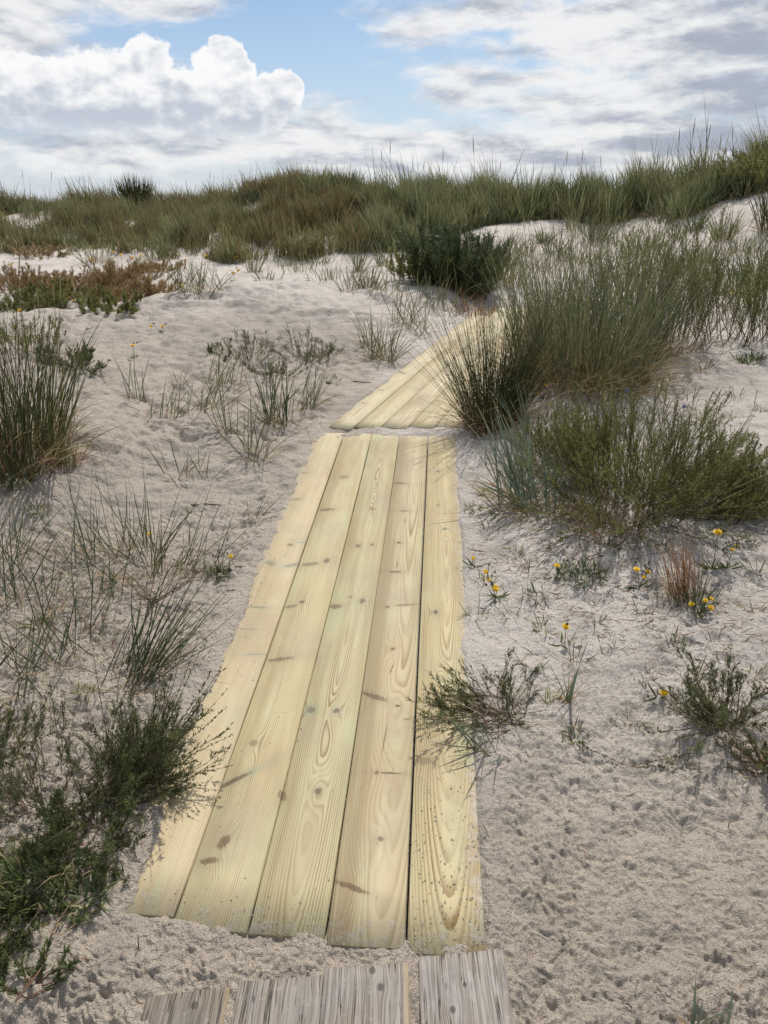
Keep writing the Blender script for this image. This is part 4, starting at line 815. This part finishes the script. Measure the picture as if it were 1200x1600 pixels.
# shrubs and clumps farther off
shrub('dark_shrub', (0.882, 9.790), 'dark green rounded shrub on the bank left of the path bend', 'bush', 0.40, 0.728, 190, 9, 16, (0.075, 0.0062), (0.02, 1.05), (-0.25, 0.15), JUNI, STEMG, Lb=0.3, spread=0.3, up=0.8, t0=0.08, srad=0.005, straw=20, hv=0.4)
shrub('dark_shrub', (0.391, 9.746), 'looser small shrub joining the dark rounded shrub on its left', 'bush', 0.3, 0.45, 50, 10, 18, (0.045, 0.007), (0.1, 0.9), (-0.2, 0.2), BUSHG, TWIG, Lb=0.3, t0=0.15, srad=0.004)
tuft('sand_grass', (1.513, 10.486), 'fine grass right of the dark rounded shrub', 'grass tuft', 0.4, 0.60, 240, 0.009, (0.05, 0.6), (0.0, 0.4), MARRAM, 0.2, STRAW)
tuft('rush_clump', (-5.937, 19.788), 'round dark rush clump standing out on the left skyline', 'rush', 0.30, 0.78, 420, 0.015, (0.02, 0.6), (-0.1, 0.15), RUSH, 0.05, STRAW, hv=0.35)
shrub('crest_bush', (6.454, 14.221), 'green bush on the highest dune at the right edge', 'bush', 0.5, 0.85, 60, 7, 14, (0.05, 0.013), (0.05, 0.9), (-0.2, 0.2), BUSHG, TWIG, Lb=0.3, t0=0.15, srad=0.006)
shrub('crest_bush', (7.431, 15.500), 'bush behind the one on the highest dune, cut by the right edge', 'bush', 0.6, 0.9, 60, 7, 14, (0.05, 0.013), (0.05, 0.9), (-0.2, 0.2), BUSHG, TWIG, Lb=0.3, t0=0.15, srad=0.006)
tuft('spiky_shrub', (0.864, 9.961), 'spiky upright greenery standing through the dark rounded shrub', 'bush', 0.42, 0.62, 520, 0.0085, (0.02, 0.95), (-0.15, 0.25), MARRAM_DARK, 0.05, STRAW, hv=0.5)
# small tufts on the white sand of the right slope
pts = [(3.657, 9.963), (3.598, 9.352), (4.172, 10.503), (4.857, 10.968), (4.906, 11.775), (4.129, 9.555), (3.417, 10.461), (3.535, 14.785), (3.664, 14.100), (2.701, 12.633), (2.698, 13.706), (2.205, 11.534), (4.220, 9.144), (4.198, 12.657), (3.882, 12.567), (3.822, 8.619), (4.603, 9.680), (4.690, 12.988), (4.945, 13.026), (4.172, 14.807), (2.933, 12.308), (2.171, 12.462), (1.986, 12.891), (3.297, 7.969), (3.754, 7.910)]
for (x, y) in pts:
    tuft('slope_tuft', (x, y), 'small green grass tuft dotted on the white sand of the right slope', 'grass tuft', rng.uniform(.12, .35), rng.uniform(.25, .6), int(rng.uniform(40, 100)), 0.009, (0.05, 0.8), (0.0, 0.5), (MARRAM, MARRAM_DARK, MARRAM)[rng.integers(3)], 0.25, STRAW, group='tufts on the right sand slope', k=5)
pts = [(-1.426, 9.888), (-1.203, 11.602), (-0.573, 13.161), (-0.345, 10.814), (-1.005, 12.641), (-1.963, 11.999), (-1.601, 12.566), (-0.183, 9.107), (-0.400, 9.041), (-0.658, 9.662), (0.000, 11.871), (-3.764, 13.164), (-4.765, 13.331)]
for (x, y) in pts:
    tuft('shelf_tuft', (x, y), 'thin grass tuft on the sand shelf in front of the dune grass field', 'grass tuft', rng.uniform(.08, .3), rng.uniform(.2, .5), int(rng.uniform(20, 60)), 0.008, (0.05, 0.7), (0.0, 0.5), MARRAM, 0.4, STRAW, group='tufts below the grass field', k=5)
# ================= dune grass covering the far dunes =================
def in_poly(px, py, poly):
    c = np.zeros(px.shape, bool); n = len(poly)
    for i in range(n):
        x0, y0 = poly[i]; x1, y1 = poly[(i + 1) % n]
        c ^= ((y0 > py) != (y1 > py)) & (px < (x1 - x0) * (py - y0) / (y1 - y0 + 1e-12) + x0)
    return c
SANDY = [((-7.685, 17.299), 1.2, 1.2), ((-5.618, 14.047), 1.0, .5), ((-3.918, 14.156), .5, .4), ((-6.004, 17.094), .25, .5), ((-3.186, 15.021), .3, .4), ((-1.318, 13.920), .5, .3), ((1.210, 15.503), .4, .35), ((0.678, 14.388), .3, .3), ((3.983, 15.996), .5, .3), ((4.722, 14.778), .6, .6), ((5.311, 14.092), .4, .6), ((5.879, 13.824), .7, .5), ((-0.538, 17.400), .5, .4), ((-2.601, 16.348), .35, .3), ((-2.508, 16.611), .5, .6), ((-0.103, 16.635), .7, .7), ((-2.197, 16.800), .2, .3), ((2.216, 14.103), .5, .5)]
def field(name, label, poly, n, h, w, mats, lean, bend, clumpy, hfun=None, k=5):
    """cover one dune with grass: clumps and single blades, far too many to count"""
    p = np.array(poly); lo = p.min(0); hi = p.max(0)
    xs, ys = [], []; tot = 0
    while tot < n:
        a = uni(lo[0], hi[0], n * 2); b = uni(lo[1], hi[1], n * 2)
        ok = in_poly(a, b, poly)
        dn = fbm(a / 0.8, b / 0.8, 91, 3)
        ok &= rng.random(n * 2) < np.clip(0.50 + 1.5 * clumpy * dn, 0.0, 1) * (0.35 + 0.65 * (worley(a / 0.30, b / 0.30, 93)[0] < 0.62))
        for (c, rx, ry) in SANDY: ok &= ((a - c[0]) / rx) ** 2 + ((b - c[1]) / ry) ** 2 > 0.5 + 0.8 * rng.random(n * 2)
        xs.append(a[ok]); ys.append(b[ok]); tot += ok.sum()
    x = np.concatenate(xs)[:n]; y = np.concatenate(ys)[:n]
    # gather blades towards clump centres
    q = 0.30
    _, rid = worley(x / q, y / q, 93)
    A = rid * 2 * PI + rng.normal(0, 0.9, n)
    hh = h * uni(0.45, 1.0, n) * (0.62 + 0.62 * rid) * np.where(rng.random(n) < 0.06, 1.45, 1.0) * (hfun(x, y) if hfun else 1.0) * np.clip(0.85 + 1.3 * fbm(x / 0.9, y / 0.9, 95, 2), 0.3, 1.5)
    zz = base_height(x, y) - 0.03
    B = np.stack([x, y, zz], 1)
    P = curves(B, A, uni(lean[0], lean[1], n), uni(bend[0], bend[1], n), hh, k)
    kind = np.clip(0.5 + 1.1 * fbm(x / 1.6, y / 0.9, 97, 3) + rng.normal(0, 0.22, n), 0, 0.999)
    which = (kind * len(mats)).astype(int)
    V = Geo(); S = sides_of(P); Rn = np.clip(rng.random(n) * 0.7 + 0.3 * rid, 0, 1)
    me = None
    order = np.argsort(which, kind='stable')
    V.ribbon(P[order], (w * uni(0.6, 1.2, n))[:, None] * taper(k)[None], S[order], Rn[order])
    o = V.build(name, mats[0]); me = o.data
    for m_ in mats[1:]: me.materials.append(m_)
    me.polygons.foreach_set('material_index', np.repeat(which[order], k - 1).astype(np.int32)); me.update()
    return tag(o, label, 'grass', None, 'stuff')
far_y = 21.5
field('dune_grass', 'olive green grass covering the left dune up to the skyline', [(-7.188, 14.205), (-6.052, 14.159), (-5.789, 14.662), (-4.954, 13.892), (-4.502, 14.227), (-3.585, 13.283), (-3.153, 13.726), (-2.579, 12.970), (-1.934, 13.560), (-1.227, 12.876), (-0.851, 13.442), (-0.419, 13.238), (0.434, 13.758), (0.6, 16.5), (-1.0, 19.5), (-1.0, far_y), (-10.5, far_y)], 52000, 0.50, 0.013, [FIELD, OLIVE, RUSSET, OLIVE, RUSSET, FIELD], (0.05, 0.5), (0.0, 0.5), 0.9)
field('dune_grass', 'brownish short grass over the rounded middle mound', [(-2.952, 15.393), (-2.091, 14.795), (-0.468, 14.947), (0.129, 16.590), (0.2, 18.6), (-3.5, 18.6)], 26000, 0.40, 0.012, [FIELD, RUSSET, OLIVE, RUSSET, RUSSET], (0.05, 0.5), (0.0, 0.5), 0.6)
field('dune_grass', 'tall green marram along the crest right of the mound', [(-0.105, 13.334), (0.418, 13.222), (1.124, 14.312), (2.038, 15.349), (3.336, 15.865), (4.495, 14.959), (6.0, 18.5), (-0.6, 18.8)], 36000, 0.70, 0.014, [MARRAM, FIELD, FIELD, MARRAM, FIELD, OLIVE], (0.04, 0.45), (0.0, 0.5), 0.9)
field('dune_grass', 'grass on the high right dune behind the white sand', [(4.495, 14.959), (4.819, 14.023), (5.464, 14.083), (5.895, 14.687), (6.213, 13.893), (6.756, 13.722), (9.5, 17.5), (5.5, 18.5)], 15000, 0.80, 0.014, [FIELD, MARRAM, OLIVE, FIELD], (0.04, 0.5), (0.0, 0.5), 0.9)
# separate marram tussocks breaking the skyline
pts = [(-8.427, 18.536), (-7.451, 17.740), (-6.999, 18.397), (-6.374, 18.228), (-5.033, 19.077), (-4.330, 18.575), (-3.635, 18.740), (-2.806, 16.857), (-2.385, 17.200), (-1.863, 17.300), (-1.331, 17.300), (-0.805, 17.400), (0.329, 16.967), (0.717, 16.810), (1.162, 16.633), (1.606, 16.532), (1.924, 17.103), (2.291, 16.362), (2.909, 16.259), (3.372, 16.376), (3.683, 16.346), (4.047, 16.273), (4.366, 16.039), (4.585, 15.713), (4.966, 15.215), (5.082, 14.697), (5.125, 14.161), (5.438, 14.157), (5.927, 14.488), (6.178, 14.316)]
for i, (x, y) in enumerate(pts):
    big = 18 <= i <= 23
    tuft('marram_tussock', (x, y), 'spiky marram tussock on the crest of the far dunes', 'grass tussock', rng.uniform(.18, .38), rng.uniform(.55, .8) * (1.15 if big else (.62 if i < 10 else .85)), int(rng.uniform(120, 210)), 0.013, (0.03, 0.6), (0.0, 0.45), (MARRAM_DARK, MARRAM, FIELD, MARRAM_DARK)[i % 4], 0.2, STRAW, group='marram tussocks along the crest', k=5, hv=0.5)
# single tall stalks against the sky
def stalk_proto():
    o = bpy.data.objects.new('grass_stalk', None); C.objects.link(o)
    tag(o, 'thin seed stalk rising above the dune grass on the skyline', 'grass stalk', 'seed stalks along the skyline')
    g = Geo(); P = np.array([[(0, 0, -0.1), (0.01, 0, 0.4), (0.02, 0, 0.8), (0.04, 0, 1.0)]]); g.tube(P, np.array([[.0045, .004, .0035, .003]]), np.array([.5])); g.build('stem', MARRAM, o)
    g = Geo(); P = np.array([[(0.04, 0, 1.0), (0.045, 0, 1.05), (0.052, 0, 1.13), (0.058, 0, 1.22), (0.065, 0, 1.3)]]); g.tube(P, np.array([[.003, .007, .009, .006, .002]]), np.array([.4]), 5); g.build('seed_head', SEED, o)
    return o
sp0 = stalk_proto()
STK = [((-8.498, 18.500), .95), ((-7.967, 18.500), .8), ((-7.465, 18.500), .78), ((-7.188, 18.600), .62), ((-6.870, 18.600), .66), ((-4.497, 19.000), .6), ((-4.010, 19.000), .8), ((-1.490, 17.300), .62), ((0.000, 17.500), .95), ((0.095, 17.500), 1.1), ((-0.741, 17.500), .6), ((1.141, 17.300), 1.0), ((1.882, 17.200), 1.25), ((2.299, 17.000), .9), ((3.590, 16.500), 1.0), ((3.887, 16.400), 1.05), ((4.794, 16.000), .9), ((5.041, 15.800), .95), ((5.120, 15.300), 1.0), ((5.257, 15.000), 1.2), ((5.397, 15.000), 1.3), ((5.771, 15.200), 1.15), ((6.461, 15.500), 1.0), ((0.406, 17.500), .7), ((-2.354, 17.000), .5), ((0.746, 17.500), .75), ((2.967, 16.600), .85), ((3.380, 16.600), .8), ((4.336, 16.400), .95), ((6.077, 15.400), .95)]
for i, ((x, y), s_) in enumerate(STK):
    if i == 0: o = sp0
    else:
        o = sp0.copy(); C.objects.link(o)
        for ch in sp0.children:
            c = ch.copy(); C.objects.link(c); c.parent = o
    o.location = (x, y, gz(x, y)); s_ *= 0.86; o.scale = (s_, s_, s_); o.rotation_euler = (rng.normal(0, .06), rng.normal(0, .1), rng.uniform(0, 6.28))
# seedlings and small green bits between the larger plants
pts = [(0.569, 3.092), (0.631, 2.963), (0.428, 2.869), (0.982, 3.050), (0.997, 2.562), (0.790, 2.504), (0.603, 2.523), (0.497, 2.619), (0.826, 2.376), (1.020, 2.346), (1.166, 2.321), (1.385, 2.517), (1.569, 3.057), (1.531, 2.816), (0.677, 2.319), (0.516, 2.296), (0.883, 2.188), (1.044, 2.165), (1.219, 2.182), (0.361, 2.625), (0.521, 3.377), (0.455, 3.621), (1.199, 3.031), (0.781, 2.016), (0.594, 1.947), (0.874, 1.846), (0.557, 2.111), (-1.338, 2.593), (-1.041, 2.515), (-1.073, 2.091), (-1.019, 2.180), (-0.800, 2.614), (-0.740, 2.110), (-1.206, 2.059), (-1.145, 2.870), (-1.000, 3.710), (-1.702, 3.509), (0.673, 8.243), (0.375, 7.612), (-0.401, 5.962), (-1.498, 5.563), (2.324, 4.987), (2.035, 5.240), (2.341, 5.598), (2.377, 4.727), (1.469, 4.925), (1.179, 4.940)]
for i, (x, y) in enumerate(pts):
    q = (1 + .12 * y)
    if i % 3 == 0: rosette('seedling', (x, y), 'scrap of low green growth dotted on the open sand', 'herb', .035 * q, int(rng.uniform(14, 40)), .045 * q, .0034 * q, (FRESH, BUSHG, FEATHER)[rng.integers(3)], (0.4, 1.4), group='low green scraps on the sand', dead=5)
    else: tuft('seedling', (x, y), 'scrap of low green growth dotted on the open sand', 'herb', .03 * q, rng.uniform(.04, .09) * q, int(rng.uniform(6, 18)), .0026 * q, (0.2, 1.2), (0, .5), (MARRAM, MARRAM_DARK, BUSHG)[rng.integers(3)], .8, STRAW, group='low green scraps on the sand', litter=8)
# ================= litter on the sand =================
def twig_mesh(L, rad, bend, seed):
    g = Geo(); r = np.random.default_rng(seed); s = np.linspace(-0.5, 0.5, 7)
    P = np.stack([s * L, bend * (0.25 - s * s) * L + r.normal(0, L * 0.015, 7), np.full(7, rad * 0.6) + r.uniform(0, rad, 7)], 1)[None]
    g.tube(P, rad * np.linspace(1.2, 0.5, 7)[None], np.array([r.random()]), 5)
    o = g.build('twig', BARK if seed % 3 else STRAW); return o
for (xy, L, rad, rot, lab) in (((-1.457, 4.596), .16, .004, -.3, 'short dark twig half buried on the upper left sand'), ((-0.909, 3.758), .22, .0035, -.15, 'long dark twig lying on the sand left of the planks'), ((-0.201, 5.975), .2, .006, -.2, 'dark root piece beside the second boardwalk section'), ((0.788, 4.062), .14, .002, .3, 'thin straw by the blue green grass'), ((-1.176, 4.535), .2, .002, 0, 'thin pale stem lying on the left slope')):
    o = twig_mesh(L, rad, .3, 5); o.location = (xy[0], xy[1], gz(*xy) + .002); o.rotation_euler = (0, 0, rot); tag(o, lab, 'twig')
for (xy, L, lab) in (((-0.545, 1.229), .03, 'short stick standing upright in the sand by the old boards'), ((-0.740, 2.336), .035, 'short stick standing upright left of the long planks'), ((0.925, 1.593), .03, 'short stick standing upright in trampled sand at the right')):
    o = twig_mesh(L * 1.6, .0016, .1, 4); o.location = (xy[0], xy[1], gz(*xy) + .5 * L); o.rotation_euler = (0, -1.5, .3); tag(o, lab, 'twig')
def litter():
    g = Geo(); n = 0
    for (cx, cy, sx, sy, m, L) in ((.95, 2.6, .5, .45, 330, .05), (1.3, 2.2, .35, .4, 170, .05), (.75, 3.0, .35, .4, 220, .05), (-1.2, 5.5, .8, .9, 160, .09), (-1.2, 7.6, 1.2, .5, 120, .12), (1.0, 3.1, .5, .15, 160, .07), (-1.2, 2.6, .4, .4, 260, .07), (-1.0, 3.3, .6, .5, 70, .06), (-.9, 4.6, .6, .5, 60, .06), (1.6, 5.2, .6, .4, 120, .08), (.85, 4.4, .25, .5, 90, .06), (-.85, 1.6, .2, .3, 60, .04), (.5, 1.7, .15, .3, 18, .03)):
        x = rng.normal(cx, sx * .6, m); y = rng.normal(cy, sy * .6, m); a = uni(0, 6.28, m); l = L * uni(.25, 1.3, m)
        s = np.linspace(-.5, .5, 4)[None]; bx = x[:, None] + np.cos(a)[:, None] * s * l[:, None]; by = y[:, None] + np.sin(a)[:, None] * s * l[:, None] + rng.normal(0, .1, (m, 1)) * s * s * l[:, None]
        z = ground(bx, by) + .0015
        u, v = deck_local(0, bx, by); keep = ~((np.abs(u) < .47) & (v > -.03) & (v < 3.6)).any(1)
        P = np.stack([bx, by, z], -1)[keep]; g.tube(P, 0.0009 * uni(.6, 1.5, len(P))[:, None] * np.ones((1, 4)), rng.random(len(P)))
    o = g.build('plant_litter', RUST); tag(o, 'bits of dry stem and leaf scattered over the sand', 'plant litter', None, 'stuff')
litter()
def crumbs():
    base = np.array([(0, 0, 1), (.9, 0, .2), (.28, .85, .25), (-.73, .53, .2), (-.73, -.53, .25), (.28, -.85, .2), (0, 0, -.4)])
    F0 = [(0, 1, 2, 2), (0, 2, 3, 3), (0, 3, 4, 4), (0, 4, 5, 5), (0, 5, 1, 1)]
    V = []; Ft = []; nn = 0
    cx, cy, hd, wd, L, a, c = DECKS[0]; s, co = math.sin(R_(hd)), math.cos(R_(hd))
    spots = [(rng.uniform(.28, .45), abs(rng.normal(0, .45)) - .02) for _ in range(420)] + [(rng.uniform(-.45, .45), abs(rng.normal(0, .06)) - .02) for _ in range(420)] + [(rng.normal(.16, .05), rng.uniform(0, .6)) for _ in range(40)] + [(-.42 + abs(rng.normal(0, .05)), rng.uniform(0, 3)) for _ in range(260)] + [(.45 - abs(rng.normal(0, .03)), rng.uniform(0, 3.4)) for _ in range(260)] + [(rng.uniform(-.45, .45), rng.uniform(0, 1.4)) for _ in range(130)]
    for (u, v) in spots:
        x = cx + u * co + v * s; y = cy - u * s + v * co
        r = 0.0011 + 0.0022 * rng.random() ** 3
        q = base * r * rng.uniform(.6, 1.3, (7, 3)); V.append(q + (x, y, a + c * y + .001 + .2 * r)); Ft += [[nn + i for i in f[:3]] for f in F0]; nn += 7
    me = mesh_from('sand_crumbs', np.concatenate(V), np.array(Ft)); me.materials.append(SAND)
    o = bpy.data.objects.new('sand_crumbs', me); C.objects.link(o); tag(o, 'crumbs of sand sprinkled on the new planks', 'sand', None, 'stuff')
crumbs()
def pebble(xy, r, lab):
    n = 14; V = []; F = []
    for i in range(9):
        for j in range(n):
            t = PI * i / 8; p = 2 * PI * j / n; k = 1 + .18 * float(perlin(i * .7 + r * 99, j * .6, 8))
            V.append((r * k * math.sin(t) * math.cos(p), r * .8 * k * math.sin(t) * math.sin(p), r * .6 * math.cos(t)))
    for i in range(8):
        for j in range(n): F.append((i * n + j, (i + 1) * n + j, (i + 1) * n + (j + 1) % n, i * n + (j + 1) % n))
    me = mesh_from('stone', np.array(V), np.array(F)); me.polygons.foreach_set('use_smooth', np.ones(len(F), bool))
    m, t = material('dark_stone'); cx_ = t.coord('Object'); nz = t.noise(t.vec(*cx_), 60.0, 3); t.surface(t.mix(nz, (.06, .05, .045), (.16, .14, .125)), .85, t.bump(nz, .5, .003), .2)
    me.materials.append(m); o = bpy.data.objects.new('stone', me); C.objects.link(o); o.location = (xy[0], xy[1], gz(*xy) + r * .3); tag(o, lab, 'stone')
pebble((-2.675, 7.063), .035, 'small dark stone on the crest of the left sand bank')
pebble((-0.431, 5.870), .018, 'small dark lump on the sand left of the second boardwalk section')
# ================= sky, sun, camera =================
w = bpy.data.worlds.new('World'); scene.world = w; w.use_nodes = True
t = Tree(w.node_tree)
sky = t.n('ShaderNodeTexSky'); sky.sky_type = 'NISHITA'; sky.sun_disc = False; sky.sun_elevation = R_(SUN_EL); sky.sun_rotation = R_(SUN_AZ); sky.air_density = 1.0; sky.dust_density = 0.3; sky.ozone_density = 3.0
gx, gy, gzv = t.coord('Generated')
az = gx.m('ARCTAN2', gy) * (180 / PI); el = gzv.max(-1.0).min(1.0).m('ARCSINE') * (180 / PI)
def gauss(c, sx, sy, a=1.0):
    u = (az - c[0]) * (1 / sx); v = (el - c[1]) * (1 / sy)
    return (-(u * u + v * v)).exp() * a
def cn(sx, sy, seed, detail=5, rough=0.55, dist=0.0, oa=0.0, oe=0.0): return t.noise(t.vec((az + oa) * sx, (el + oe) * sy, seed), 1.0, detail, rough, dist)
wx = cn(.35, .5, 1.0, 3) - .5; wy = cn(.35, .5, 7.0, 3) - .5
bil = cn(.85, 1.0, 3.0, 6, .62)
# cumulus heap with towers
D = None
for (c, rx, ry) in (((-22.69, 6.72), 3.0, 1.8), ((-18.36, 6.21), 4.4, 2.7), ((-14.94, 7.45), 1.7, 2.5), ((-16.18, 6.82), 2.0, 1.8), ((-10.57, 7.44), 1.9, 2.3), ((-9.33, 7.82), 1.1, 1.6), ((-12.49, 6.21), 3.0, 2.0), ((-7.35, 6.49), 2.0, 1.6), ((-6.08, 6.95), .9, 1.0), ((-8.63, 5.92), 3.0, 1.7), ((-19.64, 5.11), 6.5, 1.3), ((-11.38, 4.95), 5.0, 1.2)):
    u = (az + wx * 1.6 - c[0]) * (1 / rx); v = (el + wy * 1.2 - c[1]) * (1 / ry)
    d = 1.0 - (u * u + v * v).sqrt()
    D = d if D is None else D.m('SMOOTH_MAX', d, 0.06)
D = D + (bil - .5) * .85
a1 = D.ss(.0, .15) * el.ss(3.59, 5.11)
emb = cn(.45, .60, 12.0, 5, .55) - cn(.45, .60, 12.0, 5, .55, 0, .40, .65)
s1 = (el.ss(4.39, 7.86) * .45 + emb * 2.2 + (cn(.3, .8, 15.0, 3, .6) - .5) * .6 + D.ss(.40, .0) * .40 + .22 - gauss((-19.66, 5.04), 9, .65, .38) - gauss((-11.41, 4.65), 6, .6, .28)).ss(-.15, .95)
c1 = t.mix(s1, (.55, .60, .69), (.985, .985, .99))
# thin and layered cloud everywhere else
f2 = cn(.12, .40, 21.0, 7, .62, .5) + (cn(.42, 1.1, 25.0, 6, .62, .4) - .5) * .45
bias = gauss((-23.53, 9.91), 6.0, 4, .34) + gauss((-14.33, 11.18), 7, 1.0, .26) + gauss((19.15, 8.57), 11, 7, .26) + gauss((12.22, 9.20), 4.5, 2.2, .22) + gauss((1.64, 10.27), 3.5, 1.0, .18) + gauss((5.02, 7.61), 4, .9, .14) + gauss((-3.38, 6.53), 6, 1.4, .16) + gauss((-16.81, 3.17), 13, 1.7, .20) + gauss((-1.73, 3.12), 13, 1.8, .20) + gauss((12.78, 3.04), 13, 1.8, .22) - gauss((-6.15, 9.88), 4.6, 3.0, .34) - gauss((-12.19, 9.48), 7, .9, .22) - gauss((-0.84, 7.46), 3.2, .8, .16) - gauss((9.50, 8.24), 2.0, .5, .22) - gauss((2.98, 5.60), 4, .7, .16) + el.ss(16, 30) * .12
a2 = (f2 + bias).ss(.43, .76) * .97
e2 = cn(.24, .75, 31.0, 6, .6, .3) - cn(.24, .75, 31.0, 6, .6, .3, .4, .75)
s2 = e2 * 2.1 + (cn(.12, .5, 35.0, 5, .6, .3) - .5) * .7 + .70 + gauss((13.43, 8.82), 4.5, 2.2, .45) + gauss((11.84, 4.38), 4, .6, .25) - gauss((22.75, 6.38), 4.5, 2.4, .50) - gauss((20.96, 3.82), 7, .75, .62) - gauss((11.97, 2.93), 9, .6, .30) - gauss((20.73, 10.10), 7, 2.6, .42) - gauss((-22.07, 3.79), 9, .6, .18)
c2 = t.mix(s2.ss(-.05, 1.0), (.44, .48, .57), (.965, .965, .97))
bs = t.n('ShaderNodeBackground'); t.link(sky.outputs[0], bs.inputs[0]); bs.inputs[1].default_value = 0.10
b2_ = t.n('ShaderNodeBackground'); t.link(c2, b2_.inputs[0]); b2_.inputs[1].default_value = 0.92
b1_ = t.n('ShaderNodeBackground'); t.link(c1, b1_.inputs[0]); b1_.inputs[1].default_value = 0.98
m1 = t.n('ShaderNodeMixShader'); hz = t.n('ShaderNodeBackground'); hz.inputs[0].default_value = (.62, .71, .86, 1); hz.inputs[1].default_value = 0.95
m0 = t.n('ShaderNodeMixShader'); t.link(el.ss(15.0, -1.0) * .72, m0.inputs[0]); t.link(bs.outputs[0], m0.inputs[1]); t.link(hz.outputs[0], m0.inputs[2])
t.link(a2 * el.ss(-1, 3.0), m1.inputs[0]); t.link(m0.outputs[0], m1.inputs[1]); t.link(b2_.outputs[0], m1.inputs[2])
m2 = t.n('ShaderNodeMixShader'); t.link(a1, m2.inputs[0]); t.link(m1.outputs[0], m2.inputs[1]); t.link(b1_.outputs[0], m2.inputs[2])
ow = t.n('ShaderNodeOutputWorld'); t.link(m2.outputs[0], ow.inputs[0])
sun = bpy.data.lights.new('sun', 'SUN'); sun.energy = 4.4; sun.angle = R_(0.7); sun.color = (1.0, 0.945, 0.865)
so = bpy.data.objects.new('sun', sun); C.objects.link(so)
sd = Vector((math.sin(R_(SUN_AZ)) * math.cos(R_(SUN_EL)), math.cos(R_(SUN_AZ)) * math.cos(R_(SUN_EL)), math.sin(R_(SUN_EL))))
so.rotation_euler = sd.to_track_quat('Z', 'Y').to_euler(); so.location = (0, 0, 30)
cam = bpy.data.cameras.new('camera'); cam.sensor_fit = 'VERTICAL'; cam.sensor_height = 24.0; cam.lens = 24.0 * 1200 / 1600; cam.clip_start = 0.05; cam.clip_end = 20000
co_ = bpy.data.objects.new('camera', cam); C.objects.link(co_); co_.location = (0, 0, CAM_H); co_.rotation_euler = (R_(90 - 21.9), 0, 0); scene.camera = co_
scene.view_settings.view_transform = 'Standard'; scene.view_settings.look = 'None'; scene.view_settings.exposure = 0.0; scene.view_settings.gamma = 1.0; scene.view_settings.use_curve_mapping = False
scene.cycles.max_bounces = 6; scene.cycles.transparent_max_bounces = 4
